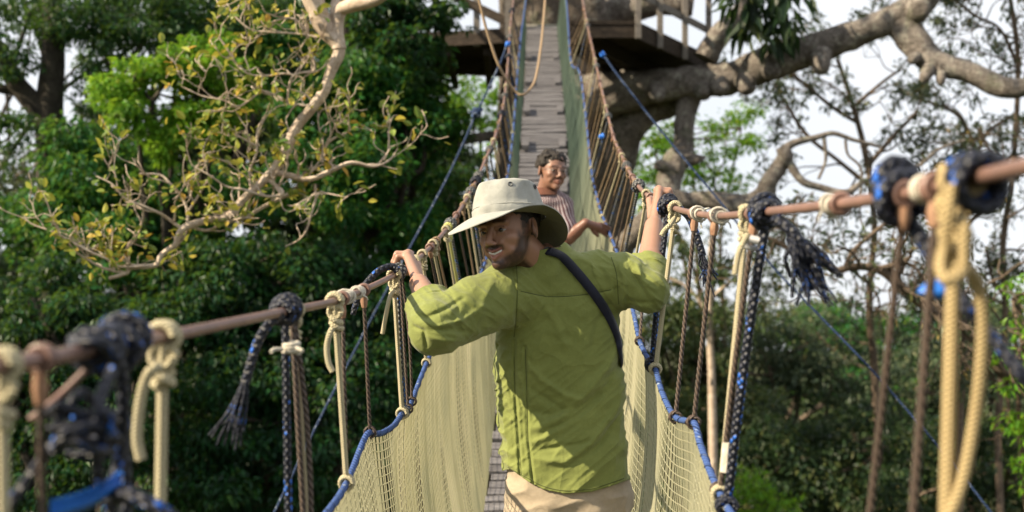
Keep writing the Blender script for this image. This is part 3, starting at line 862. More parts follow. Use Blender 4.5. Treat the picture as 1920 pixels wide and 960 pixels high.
thin_tree('thin tree with feathery sparse leaves above the black frayed rope', [
    [(1640, 700, 27, 8), (1630, 560, 27, 7), (1640, 420, 27, 6), (1625, 300, 27, 6), (1600, 200, 27, 5), (1570, 110, 27, 4)],
    [(1632, 350, 27, 5), (1570, 300, 27, 4), (1510, 250, 27, 4), (1460, 170, 27, 3)],
    [(1628, 310, 27, 5), (1680, 250, 27, 4), (1720, 210, 27, 3)], [(1608, 230, 27, 4), (1560, 200, 27, 4), (1500, 150, 27, 3), (1460, 110, 27, 2)], [(1600, 200, 27, 4), (1660, 150, 27, 3), (1690, 130, 27, 2.5)]],
    'leaf_grey', 301, 9, 0.16, 2, (0.8, 1.7), prob=0.8)
thin_tree('slender dark stemmed tree crossing behind the thick cream rope', [
    [(1800, 760, 24, 8), (1810, 600, 24, 7), (1795, 480, 24, 6), (1800, 380, 24, 6), (1830, 300, 24, 5), (1800, 220, 24, 4), (1740, 190, 24, 3)],
    [(1805, 430, 24, 4), (1850, 380, 24, 4), (1890, 300, 24, 3)], [(1805, 360, 24, 4), (1760, 330, 24, 3), (1720, 340, 24, 3)], [(1830, 300, 24, 4), (1850, 250, 24, 4), (1900, 215, 24, 3)]],
    'leaf_grey', 302, 7, 0.15, 2, (0.6, 1.5), prob=0.75)
thin_tree('tall thin pole like tree near the right edge of the view', [
    [(1870, 800, 20, 7), (1885, 600, 20, 6), (1880, 470, 20, 6), (1895, 350, 20, 6), (1905, 240, 20, 5), (1908, 100, 20, 5), (1890, -30, 20, 4)],
    [(1898, 330, 20, 4), (1860, 290, 20, 3), (1835, 240, 20, 3)], [(1907, 120, 20, 4), (1875, 55, 20, 3), (1830, 30, 20, 3), (1790, 0, 20, 3)], [(1905, 200, 20, 4), (1930, 120, 20, 3)], [(1885, 560, 20, 4), (1860, 520, 20, 3), (1850, 470, 20, 3)]],
    'leaf_grey', 303, 9, 0.12, 2, (0.5, 1.2), prob=0.8)
thin_tree('crooked dark limbed bare tree behind the right handrail', [
    [(1980, 760, 14, 14), (1930, 725, 14, 12), (1880, 700, 14, 10), (1830, 640, 14, 10), (1790, 600, 14, 10), (1740, 575, 14, 10), (1700, 548, 14, 10), (1672, 520, 14, 10), (1640, 503, 14, 8), (1600, 500, 14, 7), (1570, 508, 14, 7)],
    [(1645, 504, 14, 5), (1680, 495, 14, 5), (1710, 480, 14, 3)], [(1585, 500, 14, 5), (1600, 470, 14, 4), (1640, 435, 14, 4), (1670, 410, 14, 3)], [(1570, 508, 14, 6), (1540, 495, 14, 6), (1500, 480, 14, 5), (1460, 455, 14, 5), (1420, 440, 14, 4)]],
    'leaf_grey', 304, 2, 0.11, 2, (0.4, 0.9))

# ------------------------------------------------------------------ treehouse platform
def platform():
    o = thing('treehouse_platform', 'dark timber treehouse deck with grey railings round the giant trunk', 'platform', W((1.0, 18.5, 2.6)))
    def zc(zref, d): return zref - math.tan(PITCH) * (d - 17.0)
    def pt(x, d, zref): return np.array([x, d, zc(zref, d)])
    def slab(poly, ztop, th):
        mb = MB()
        n = len(poly)
        top = np.array([pt(x, d, ztop) for x, d in poly]); bot = top - np.array([0, 0, th])
        c1, c2 = top.mean(0), bot.mean(0)
        mb.add(np.vstack([top, c1]), [[i, (i + 1) % n, n] for i in range(n)])
        mb.add(np.vstack([bot, c2]), [[(i + 1) % n, i, n] for i in range(n)])
        for i in range(n):
            j = (i + 1) % n
            mb.add(np.array([top[i], top[j], bot[j], bot[i]]), [[0, 3, 2, 1]])
        return mb
    ZR = 3.52
    slab([(0.86, 17.0), (1.85, 17.0), (3.28, 19.0), (3.1, 20.6), (2.2, 20.6)], ZR, 0.06).build('deck', M['timber'], o, True, False)
    slab([(-2.0, 18.0), (0.0, 17.6), (-0.15, 20.6), (-2.1, 20.2)], 3.58, 0.06).build('deck', M['timber'], o, True, False)
    b = MB()
    for (p, q, z, w, h) in [((0.86, 17.05), (1.85, 17.05), ZR - 0.16, 0.07, 0.18), ((1.85, 17.05), (3.28, 19.05), ZR - 0.16, 0.07, 0.2), ((1.05, 17.2), (3.0, 20.3), ZR - 0.2, 0.09, 0.22),
                            ((0.95, 17.6), (2.2, 20.5), ZR - 0.2, 0.09, 0.22), ((1.4, 18.3), (3.1, 19.4), ZR - 0.24, 0.08, 0.12), ((1.3, 19.4), (3.1, 20.4), ZR - 0.24, 0.08, 0.12)]:
        b.beam(pt(p[0], p[1], z), pt(q[0], q[1], z), w, h)
    for (p, q, z, w, h) in [((-2.0, 18.0), (0.0, 17.6), 3.58 - 0.15, 0.08, 0.17), ((-1.7, 19.4), (0.0, 19.2), 3.58 - 0.2, 0.1, 0.24), ((-1.62, 18.1), (-1.75, 20.2), 3.58 - 0.18, 0.08, 0.2), ((-1.0, 17.9), (-1.0, 20.2), 3.58 - 0.3, 0.1, 0.14), ((-0.4, 17.8), (-0.4, 20.2), 3.58 - 0.3, 0.1, 0.14)]:
        b.beam(pt(p[0], p[1], z), pt(q[0], q[1], z), w, h)
    b.build('joists', M['timber'], o, True, False)
    edge = [((1.85, 17.06), (3.28, 19.05))]
    ts = [0.0, 0.28, 0.62, 0.97]
    for t in ts:
        x, d = 1.85 + 1.43 * t, 17.0 + 2.0 * t
        MB().beam(pt(x + 0.03, d - .04, ZR - 0.28), pt(x + 0.03, d - .04, ZR + 1.1), 0.085, 0.085, (0, 1, 0)).build('railing_post', M['timber_grey'], o, True, False)
    for h, w in ((0.42, 0.11), (1.0, 0.11)):
        MB().beam(pt(1.87, 17.03, ZR + h), pt(3.33, 19.06, ZR + h - 0.02), 0.035, w).build('rail', M['timber_grey'], o, True, False)
    for (x, d) in ((-1.55, 18.0), (-0.55, 17.8), (-0.06, 17.65)):
        MB().beam(pt(x, d - .05, 3.58 - 0.25), pt(x, d - .05, 3.58 + 1.1), 0.1, 0.1, (0, 1, 0)).build('railing_post', M['timber_grey'], o, True, False)
    MB().beam(pt(-1.5, 17.95, 4.45), pt(-0.1, 17.6, 3.68), 0.05, 0.14).build('rail', M['timber'], o, True, False)
    MB().beam(pt(-1.6, 17.93, 4.6), pt(0.0, 17.57, 4.6), 0.05, 0.12).build('rail', M['timber'], o, True, False)
platform()
# ------------------------------------------------------------------ the rope walkway
# deck line (bridge frame): distance -> centre x, height z
DK = np.array([[-0.5, 0.00, -1.35], [1.5, 0.03, -1.42], [3.5, 0.06, -1.46], [5.5, 0.10, -1.26], [6.8, 0.13, -1.02], [8.5, 0.2, -0.28], [10.8, 0.30, 0.84],
               [13.5, 0.37, 1.90], [16, 0.425, 2.85], [17.9, 0.465, 3.62]])
DKs = catmull(DK, 12)
def deck_at(d): return np.interp(d, DKs[:, 0], DKs[:, 1]), np.interp(d, DKs[:, 0], DKs[:, 2])
def curve(ctrl, per=10):
    return catmull(np.array([C(*q) for q in ctrl]), per)
CABL = curve([(-900, 790, 0.62), (-130, 706, 0.98), (0, 685, 1.10), (130, 664, 1.22), (300, 633, 1.50), (530, 585, 2.13), (640, 560, 2.66), (740, 515, 3.45), (800, 470, 4.19), (850, 412, 5.1),
              (890, 345, 6.2), (912, 295, 7.0), (930, 250, 7.8), (945, 190, 8.9), (953, 110, 10.2), (958, 40, 11.5), (968, -40, 14.5), (975, -85, 18.2)])
CABR = curve([(2700, 150, 0.62), (2050, 285, 0.99), (1920, 312, 1.10), (1800, 340, 1.27), (1650, 372, 1.51), (1450, 396, 2.12), (1330, 404, 2.81), (1250, 385, 3.6), (1205, 358, 4.6), (1180, 322, 5.9), (1165, 290, 6.8),
              (1150, 255, 7.6), (1130, 175, 8.8), (1112, 95, 10.3), (1100, 40, 11.5), (1085, -40, 14.5), (1078, -85, 18.2)])
def at(cv, d): return np.array([np.interp(d, cv[:, 1], cv[:, k]) for k in range(3)])
EDGL = curve([(470, 1130, 1.7), (610, 965, 2.35), (650, 905, 2.66), (678, 835, 2.92), (692, 811, 3.02), (712, 813, 3.12), (738, 798, 3.28), (754, 775, 3.42), (768, 762, 3.55), (790, 705, 3.85), (812, 655, 4.2),
              (850, 600, 4.9), (880, 555, 5.5), (905, 505, 6.2), (930, 420, 7.2), (948, 350, 8.1), (962, 250, 9.6), (970, 140, 11.2), (978, 60, 12.8), (986, 0, 14), (992, -60, 16), (994, -95, 18.1)], 5)
EDGR = curve([(1500, 1180, 1.65), (1366, 955, 2.25), (1350, 925, 2.36), (1330, 880, 2.5), (1312, 830, 2.67), (1303, 795, 2.76), (1290, 790, 2.86), (1264, 780, 3.06), (1241, 735, 3.26), (1229, 692, 3.46), (1222, 684, 3.53),
              (1200, 642, 3.88), (1188, 588, 4.35), (1166, 500, 5.4), (1150, 455, 6.4), (1138, 425, 6.9), (1128, 400, 7.3), (1120, 372, 7.7), (1109, 320, 8.7), (1098, 215, 10.2), (1090, 150, 11.2), (1083, 128, 11.6), (1070, 112, 12),
              (1062, 0, 14), (1053, -60, 16), (1050, -95, 18.1)], 5)

bridge = thing('rope_bridge', 'hanging rope and plank walkway with netted sides rising to the treehouse', 'rope bridge', W((0.06, 3.5, -1.5)))

for cv in (CABL, CABR):
    MB().tube(cv, 0.0086, 12).build('handrail_cable', M['hose'], bridge, True)

# planks
def deck_part():
    rng = np.random.RandomState(3)
    mb = MB()
    d = 0.9
    while d < 17.85:
        x, z = deck_at(d)
        x2, z2 = deck_at(d + 0.1)
        fw = unit([x2 - x, 0.1, z2 - z])
        side = unit([1, -(x2 - x) / 0.1, 0.0])
        side = unit(side + np.array([0, rng.normal() * 0.02, rng.normal() * 0.01]))
        up = np.cross(side, fw)
        w = 0.236 + rng.normal() * 0.006
        mb.box(np.array([x + rng.normal() * 0.006, d, z + rng.normal() * 0.003]), side * w, fw * (0.047 + rng.normal() * .003), up * 0.011)
        d += 0.118 * (1 / math.sqrt(1 + ((z2 - z) / 0.1) ** 2))
    return mb.build('deck', M['deck'], bridge, True, False)
deck_part()
sp = MB()
for s in (-0.14, 0.14):                      # ladder stringers below the planks
    p = np.array([[deck_at(d)[0] + s, d, deck_at(d)[1] - 0.045] for d in np.linspace(0.9, 17.8, 90)])
    sp.tube(p, 0.03, 6)
sp.build('stringers', M['timber'], bridge, True)
for k, d in enumerate((7.9, 9.2, 10.25, 11.4, 12.7, 14.1, 15.6)):
    for s in (-1, 1):
        x, z = deck_at(d); x2, z2 = deck_at(d + 0.1)
        fw = unit([x2 - x, 0.1, z2 - z]); side = np.array([1.0, 0, 0]); up = np.cross(side, fw)
        MB().box(np.array([x + s * 0.185, d + 0.03 * s, z]) + up * 0.035, unit(side + 0.08 * s * fw) * 0.034, fw * 0.15, up * 0.024).build('cleat', M['deck'], bridge, True, False)
x, z = deck_at(17.8)
MB().box((x, 17.86, z + 0.02), (0.24, 0, 0), (0, 0.05, 0), (0, 0, 0.03)).build('threshold_board', M['cloth_white'], bridge, True, False)

# netting: every twine of it
t = NT('net twine')
nz = t.noise(1.7, 5, 0.6, t.coord('Object'))
ncol = t.ramp(nz, [(0.3, (0.54, 0.54, 0.40)), (0.5, (0.66, 0.64, 0.47)), (0.7, (0.74, 0.71, 0.54))])
sp_ = t.n('SeparateXYZ'); t.l(t.coord('Object'), sp_.inputs[0])
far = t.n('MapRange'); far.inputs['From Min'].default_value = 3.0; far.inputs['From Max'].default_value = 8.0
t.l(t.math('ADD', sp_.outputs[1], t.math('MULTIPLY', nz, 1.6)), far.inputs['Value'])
ncol = t.mix(far.outputs[0], ncol, (0.20, 0.27, 0.22))          # far end: the netting's own green tone, darkened by painted shade
np_ = t.pbsdf(ncol, 0.7, 0.25)
ntr = t.n('BsdfTranslucent'); t.l(ncol, ntr.inputs['Color'])
nmx = t.n('MixShader'); nmx.inputs[0].default_value = 0.6
t.l(np_.outputs[0], nmx.inputs[1]); t.l(ntr.outputs[0], nmx.inputs[2])
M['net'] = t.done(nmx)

def net_side(edge, sgn):
    ds = np.linspace(1.68, 17.9, 900)
    E = np.stack([np.interp(ds, edge[:, 1], edge[:, k]) for k in range(3)], -1)
    bx = np.interp(ds, DKs[:, 0], DKs[:, 1]) + sgn * 0.238
    bz = np.interp(ds, DKs[:, 0], DKs[:, 2]) + 0.0
    B = np.stack([bx, ds, bz], -1)
    L = np.concatenate([[0], np.cumsum(np.linalg.norm(np.diff((E + B) / 2, axis=0), axis=1))])
    def surf(l, v):
        """l along, v 0 top .. 1 bottom (broadcast)"""
        e = np.stack([np.interp(l, L, E[:, k]) for k in range(3)], -1)
        b = np.stack([np.interp(l, L, B[:, k]) for k in range(3)], -1)
        p = e * (1 - v)[..., None] + b * v[..., None]
        env = np.sin(np.clip(v, 0, 1) * math.pi) ** 0.8
        n1 = vnoise(np.stack([l * 3.4, v * 0.8, 0 * l + sgn * 9], -1)) + 0.5 * vnoise(np.stack([l * 8.5, v * 1.2, 0 * l + sgn * 4], -1))
        p[..., 0] += sgn * (0.035 * env + 0.020 * env * n1)
        p[..., 1] += 0.012 * env * vnoise(np.stack([l * 2.6, v * 2, 0 * l + 3 + sgn], -1))
        return p
    step = 0.0185
    nv = int(L[-1] / step)
    lv = (np.arange(nv) + 0.5 + np.random.RandomState(12).uniform(-0.22, 0.22, nv)) * step
    # thin out with distance nothing: same net all along
    m = 11
    V = surf(np.repeat(lv[:, None], m, 1), np.repeat(np.linspace(0, 1, m)[None], nv, 0))
    mb = MB()
    off = np.array([[0.0018, 0, 0], [-0.0009, 0.0016, 0], [-0.0009, -0.0016, 0]])
    Q = V[:, :, None, :] + off[None, None]
    idx = np.arange(nv * m * 3).reshape(nv, m, 3)
    for a, b in ((0, 1), (1, 2), (2, 0)):
        f = np.stack([idx[:, :-1, a], idx[:, :-1, b], idx[:, 1:, b], idx[:, 1:, a]], -1).reshape(-1, 4)
        mb.f4.append(f)
    mb.v.append(Q.reshape(-1, 3)); mb.uv.append(np.zeros((Q.size // 3, 2))); mb.n = Q.size // 3
    rows = 44
    lh = np.linspace(0, L[-1], 1100)
    H = surf(np.repeat(lh[None], rows, 0), np.repeat(np.linspace(0.004, 0.996, rows)[:, None], len(lh), 1))
    off = np.array([[0.0016, 0, 0], [-0.0008, 0, 0.0014], [-0.0008, 0, -0.0014]])
    Q = H[:, :, None, :] + off[None, None]
    idx = np.arange(Q.size // 3).reshape(rows, len(lh), 3) + mb.n
    for a, b in ((0, 1), (1, 2), (2, 0)):
        mb.f4.append(np.stack([idx[:, :-1, a], idx[:, :-1, b], idx[:, 1:, b], idx[:, 1:, a]], -1).reshape(-1, 4))
    mb.v.append(Q.reshape(-1, 3)); mb.uv.append(np.zeros((Q.size // 3, 2))); mb.n += Q.size // 3
    mb.build('net', M['net'], bridge, True)
    return surf, L, E
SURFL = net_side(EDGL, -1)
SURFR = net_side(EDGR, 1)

# blue edge ropes with their whipping
for edge in (EDGL, EDGR):
    e = edge[edge[:, 1] > 1.66]
    er = MB().tube(e, 0.0080, 10).build('edge_rope', M['rope_blue'], bridge, True)
    dd = np.arange(1.72, 9.0, 0.0035)                    # one long lashing wound round the rope
    q = np.stack([at(edge, x) for x in dd]); tg = np.gradient(q, axis=0); tg /= np.linalg.norm(tg, axis=1, keepdims=True)
    sd = np.cross(tg, np.array([0, 0, 1.0])); sd /= np.linalg.norm(sd, axis=1, keepdims=True); uu = np.cross(sd, tg)
    ph = 2 * math.pi * np.concatenate([[0], np.cumsum(np.linalg.norm(np.diff(q, axis=0), axis=1))]) / 0.085
    ph = ph + 2.2 * np.sin(ph * 0.11)
    MB().tube(q + 0.0088 * (np.cos(ph)[:, None] * sd + np.sin(ph)[:, None] * uu), 0.0010, 5).build('lashing', M['rope_guy'], er, True)

# ---- knots
def frame_at(cv, d):
    p, q = at(cv, d - 0.02), at(cv, d + 0.02)
    ax = unit(q - p)
    s = unit(np.cross(ax, (0, 0, 1)))
    return at(cv, d), ax, s, np.cross(s, ax)

def coil(mb, c, ax, s, u, R, turns, pitch, r, jit=0.0, rng=None, seg=7, tilt=0.0, ph=0.0):
    n = int(14 * turns) + 1
    a = np.linspace(0, 2 * math.pi * turns, n) + ph
    h = np.linspace(-0.5, 0.5, n) * turns * pitch
    rr = R + (0 if rng is None else jit * np.interp(np.arange(n), np.arange(0, n + 6, 4), rng.normal(size=len(np.arange(0, n + 6, 4)))))
    p = c + (np.cos(a) * rr)[:, None] * s + (np.sin(a) * rr)[:, None] * u + (h + tilt * np.cos(a) * R)[:, None] * ax
    mb.tube(p, r, seg)

def px_tube(mb, pts, rpx, seg=8, per=6):
    """pts: (px, py, d) rows"""
    p = catmull(np.array([C(*q) for q in pts]), per)
    dm = np.mean([q[2] for q in pts])
    rad = np.atleast_1d(np.asarray(rpx, float)) / FPX * dm
    mb.tube(p, rad if len(rad) > 1 else float(rad[0]), seg)
    return p

def frayed(mb, pts, r0, rng, n=9, spread=0.035, thin=0.0022):
    """a rope end that opens into strands; pts in bridge frame"""
    p = catmull(np.array(pts, float), 6)
    k = int(len(p) * 0.62)
    mb.tube(p[:k + 1], r0, 9)
    d = unit(p[-1] - p[k])
    L = np.linalg.norm(p[-1] - p[k])
    s = unit(np.cross(d, (0.2, 1, 0.1))); u = np.cross(s, d)
    for i in range(n):
        a = rng.uniform(0, 2 * math.pi); q = rng.uniform(0.3, 1)
        off = (math.cos(a) * s + math.sin(a) * u) * spread * q
        m1 = p[k] + d * L * 0.35 + off * 0.35 + rng.normal(size=3) * 0.004
        e = p[k] + d * L * rng.uniform(0.8, 1.25) + off + rng.normal(size=3) * 0.012
        mb.tube(catmull(np.array([p[k] - d * 0.01 + off * 0.1, m1, e]), 5), [thin * 1.6, thin], 5)

CR = 0.0086
ROPES = {'straw': ('rope_straw', 0.0082), 'cream': ('rope_cream', 0.0058), 'black': ('rope_black', 0.0080), 'wire': ('wire', 0.0050), 'tan': ('rope_tan', 0.0045), 'speckle': ('rope_speckle', 0.0065), 'yellow': ('rope_yellow', 0.0062), 'blue': ('rope_guy', 0.006)}

def hanger(cv, edge, dtop, dbot, kind, rad=None, top_off=(0, 0, 0), bot=None, knot=True, tail=None, seed=0, bow=0.0, extra=None, end_low=None):
    """one hanging rope from the handrail cable to the net edge, with its knot and tail as sub-parts"""
    rng = np.random.RandomState(1000 + seed)
    mat, r = ROPES[kind]
    r = rad or r
    c, ax, s, u = frame_at(cv, dtop)
    a = c + np.array(top_off) + np.array([0, 0, -CR - 0.002])
    b = at(edge, dbot) if bot is None else C(*bot)
    mid = (a + b) / 2 + np.array([bow, 0, 0])
    h = MB()
    h.tube(catmull(np.array([a, a * 0.75 + b * 0.25 + np.array([bow * 0.7, 0, 0]), mid, a * 0.25 + b * 0.75 + np.array([bow * 0.7, 0, 0]), b]), 8), r, 9)
    if bot is None:                                            # tied round the edge rope
        ce, axe, se, ue = frame_at(edge, dbot)
        coil(h, ce, axe, se, ue, 0.011 + r * 0.6, 1.6, r * 1.7, r * 0.75, seg=6)
    o = h.build('hanger_rope', M[mat], bridge, True)
    if knot:
        k = MB()
        kn = rng.rand()
        if kind in ('cream', 'yellow', 'tan', 'straw'):
            coil(k, c, ax, s, u, CR + r, 1.4, r * 1.7, r, 0.0012, rng, tilt=0.15)
            dn = unit(b - a)
            s2 = unit(np.cross(dn, ax)); u2 = np.cross(s2, dn)
            coil(k, a + dn * (0.016 + 3.6 * r), dn, s2, u2, r * 1.55, 1.7, r * 1.9, r * 0.92, 0.001, rng, tilt=0.45, ph=kn * 6)
            coil(k, a + dn * (0.006 + 1.2 * r), ax, s2, dn, r * 1.9, 1.0, r, r * 0.95, 0.0006, rng)
            k.build('knot', M[mat], o, True)
        elif kind in ('black', 'speckle', 'blue'):
            coil(k, c, ax, s, u, CR + r * 0.95, 3.2, r * 1.75, r, 0.0016, rng, tilt=0.1)
            coil(k, c + ax * 0.004, unit(ax + 0.5 * u), s, u, CR + r * 2.1, 1.6, r * 2.0, r * 0.95, 0.002, rng, tilt=0.3)
            k.build('knot', M[mat], o, True)
        else:                                                  # wire: eye round the cable, rusty sleeve below
            coil(k, c, ax, s, u, CR + r, 1.0, 0.0, r * 0.95)
            coil(k, c + ax * r * 2, ax, s, u, CR + r * 0.9, 1.0, 0.0, r * 0.8)
            k.build('eye', M['hose'], o, True)
            dn = unit(b - a)
            MB().tube(np.array([a + dn * 0.004, a + dn * 0.02, a + dn * 0.036]), [r * 1.5, r * 1.9, r * 1.4], 9).build('sleeve', M['rust'], o, True)
    if tail is not None:
        tb = MB()
        tp = np.array([C(*q) for q in tail])
        if kind in ('black',):
            frayed(tb, tp, r * 1.15, rng, 14, 0.03)
        else:
            tb.tube(catmull(tp, 6), r * 0.95, 8)
        tb.build('tail', M[mat], o, True)
    return o

def dL(px): return float(np.interp(px, (CABL[:, 0] / CABL[:, 1] * FPX + 960), CABL[:, 1]))
def dR(px):
    x = CABR[:, 0] / CABR[:, 1] * FPX + 960
    return float(np.interp(-px, -x, CABR[:, 1]))

# --- left side, nearest first
hanger(CABL, EDGL, dL(4), 0, 'cream', 0.0056, bot=(8, 1010, 1.11), seed=1)
hanger(CABL, EDGL, dL(75), 0, 'wire', 0.0043, bot=(80, 1020, 1.19), seed=2)
d = dL(205)
o = hanger(CABL, EDGL, d + 0.04, 0, 'black', 0.0078, bot=(238, 1020, 1.38), seed=3)
kb = MB()
rng = np.random.RandomState(8)
c, ax, s, u = frame_at(CABL, d - 0.03)
coil(kb, c, ax, s, u, CR + 0.009, 5.0, 0.013, 0.0085, 0.003, rng, tilt=0.25)
coil(kb, c + ax * 0.05, unit(ax + 0.4 * u), s, u, CR + 0.017, 2.4, 0.016, 0.0085, 0.003, rng, tilt=0.4)
px_tube(kb, [(140, 650, 1.26), (165, 640, 1.24), (200, 650, 1.25), (225, 690, 1.28), (232, 760, 1.3), (225, 850, 1.32), (210, 930, 1.3), (205, 1000, 1.3)], 13)
rk = np.random.RandomState(31)
def jig(pts, a=7): return [(x + rk.normal() * a, y + rk.normal() * a * 0.8, d_ + rk.normal() * 0.012) for x, y, d_ in pts]
for i, y in enumerate((770, 796, 806, 832)):
    px_tube(kb, jig([(92 + i * 5, y + 10, 1.2), (120, y - 8 + i * 2, 1.19), (165, y - 2, 1.2), (208, y + 6, 1.24), (198, y + 20, 1.28), (140, y + 14, 1.28)]), [8 + rk.rand() * 4, 10, 9 + rk.rand() * 4])
px_tube(kb, jig([(98, 770, 1.18), (130, 800, 1.175), (165, 835, 1.18), (205, 850, 1.2)]), 10)
px_tube(kb, jig([(205, 770, 1.2), (175, 800, 1.18), (140, 825, 1.175), (100, 838, 1.18)]), 10)
px_tube(kb, jig([(215, 700, 1.22), (190, 740, 1.2), (200, 790, 1.19), (180, 850, 1.2), (190, 900, 1.22)]), 12)
px_tube(kb, [(175, 760, 1.24), (160, 735, 1.22), (140, 745, 1.2), (120, 780, 1.2)], 9)
px_tube(kb, [(112, 820, 1.2), (80, 860, 1.19), (45, 910, 1.18), (15, 950, 1.17), (-10, 1000, 1.17)], 11)
px_tube(kb, [(205, 940, 1.3), (235, 925, 1.28), (270, 940, 1.27), (310, 965, 1.27), (370, 1010, 1.28)], 16)
kb.build('knot', M['rope_black'], o, True)
px = MB(); px_tube(px, [(160, 695, 1.24), (120, 735, 1.23), (85, 765, 1.22), (58, 786, 1.22)], 7); px.build('splice', M['hose'], o, True)
tb = MB()
for dy, w in ((0, 0), (16, 6)):
    a = np.array([C(*q) for q in [(228, 880 + dy, 1.29), (190, 905 + dy, 1.27), (150, 922 + dy, 1.26), (95, 938 + dy, 1.25)]])
    b = np.array([C(*q) for q in [(230, 892 + dy, 1.29), (192, 925 + dy, 1.28), (152, 946 + dy, 1.27), (100, 962 + dy, 1.26)]])
    A, B = catmull(a, 6), catmull(b, 6)
    tb.grid(np.stack([A, (A + B) / 2 + np.array([0, -0.006, 0.002]), B, (A + B) / 2 + np.array([0, 0.003, 0])], 1))
tb.build('tarp_strip', M['tarp_blue'], o, True)

hanger(CABL, EDGL, dL(306), 0, 'cream', 0.0075, bot=(301, 942, 1.5), seed=4, tail=[(300, 690, 1.47), (285, 693, 1.46), (272, 715, 1.46), (262, 760, 1.46), (257, 820, 1.46), (264, 862, 1.46)])
d = dL(535)
hanger(CABL, EDGL, d, 0, 'black', 0.0076, bot=(542, 1020, 2.16), seed=5,
       tail=[(528, 588, 2.1), (500, 612, 2.08), (480, 650, 2.07), (462, 710, 2.06), (445, 755, 2.05), (436, 815, 2.05)])
hanger(CABL, EDGL, d + 0.05, 0, 'wire', 0.0055, bot=(572, 1020, 2.2), seed=6, knot=False)
hanger(CABL, EDGL, d + 0.06, 0, 'wire', 0.0055, bot=(584, 1020, 2.21), seed=7, knot=False, bow=0.01)
o = hanger(CABL, EDGL, d + 0.07, 0, 'cream', 0.0055, bot=(578, 1020, 2.23), seed=8)
kb = MB()
coil(kb, C(546, 652, 2.14), np.array([0.05, 0, 1.0]), np.array([1.0, 0, 0]), np.array([0, 1.0, 0]), 0.014, 3.4, 0.006, 0.0045, 0.001, rng)
px_tube(kb, [(530, 655, 2.12), (515, 655, 2.11), (508, 660, 2.1)], 4); px_tube(kb, [(556, 652, 2.12), (568, 658, 2.11)], 4)
kb.build('binding', M['cloth_white'], o, True)
hanger(CABL, EDGL, dL(628), 2.66, 'cream', 0.0072, seed=9, tail=[(630, 610, 2.6), (620, 622, 2.58), (613, 650, 2.58), (616, 680, 2.58), (624, 697, 2.58)])
hanger(CABL, EDGL, dL(642), 2.66, 'wire', 0.005, seed=10)
def binding(cv, d, turns=5.0, pitch=0.0042, r=0.0030, mat='cloth_white', sd=0):
    g = np.random.RandomState(sd)
    kb = MB(); c, ax, s, u = frame_at(cv, d)
    coil(kb, c, unit(ax + g.normal(size=3) * 0.08), s, u, CR + r * 0.9, turns, pitch, r, r * 0.25, g, tilt=0.12)
    coil(kb, c + ax * g.normal() * 0.004, unit(ax + g.normal(size=3) * 0.3), s, u, CR + r * 2.3, 1.8, pitch * 1.6, r, r * 0.5, g, tilt=0.35)
    for k in range(3):
        a = g.uniform(0, 6.28); o = c + (CR + r * 2) * (math.cos(a) * s + math.sin(a) * u)
        e = o + (math.cos(a) * s + math.sin(a) * u) * 0.012 + np.array([0, 0, -0.012]) + g.normal(size=3) * 0.006
        kb.tube(catmull(np.array([o * 1.0 - (o - c) * 0.3, (o + e) / 2 + g.normal(size=3) * 0.003, e]), 4), [r * 0.8, r * 0.45], 5)
    kb.build('binding', M[mat], bridge, True)
for i, x in enumerate((650, 671)):
    binding(CABL, dL(x), sd=i)
hanger(CABL, EDGL, dL(682), 3.03, 'wire', 0.005, seed=11)
hanger(CABL, EDGL, dL(738), 3.42, 'cream', 0.0068, seed=12, tail=[(738, 545, 3.4), (730, 560, 3.38), (724, 590, 3.37), (717, 626, 3.37)])
hanger(CABL, EDGL, dL(744), 3.45, 'speckle', 0.0068, seed=13)
hanger(CABL, EDGL, dL(750), 3.52, 'wire', 0.0045, seed=14, knot=False)
hanger(CABL, EDGL, dL(753), 3.6, 'wire', 0.0045, seed=15, knot=False, bow=0.008)
o = bpy.data.objects.get('x')
tb = MB(); px_tube(tb, [(746, 508, 3.4), (735, 500, 3.4), (715, 505, 3.38), (695, 522, 3.36), (678, 545, 3.34), (666, 575, 3.33), (662, 590, 3.33)], [8, 7, 7, 6.5, 6, 5]); tb.build('loose_rope', M['rope_black'], bridge, True)
for i, (pxl, db, kind) in enumerate([(778, 4.0, 'cream'), (792, 4.25, 'cream'), (806, 4.6, 'wire'), (812, 4.75, 'cream'), (818, 4.9, 'tan'), (836, 5.1, 'cream'), (840, 5.2, 'yellow'), (844, 5.3, 'speckle'), (856, 5.6, 'wire'), (868, 5.8, 'tan'),
                                     (876, 6.0, 'cream'), (882, 6.2, 'speckle'), (887, 6.35, 'tan'), (892, 6.6, 'black'), (897, 6.8, 'speckle')]):
    hanger(CABL, EDGL, dL(pxl), db, kind, seed=20 + i)
k = 0
kinds = ['tan', 'speckle', 'cream', 'wire', 'tan', 'black']
d = 6.95
while d < 12.2:
    hanger(CABL, EDGL, d, d + 0.25, kinds[k % 6], seed=50 + k); k += 1
    d += 0.3
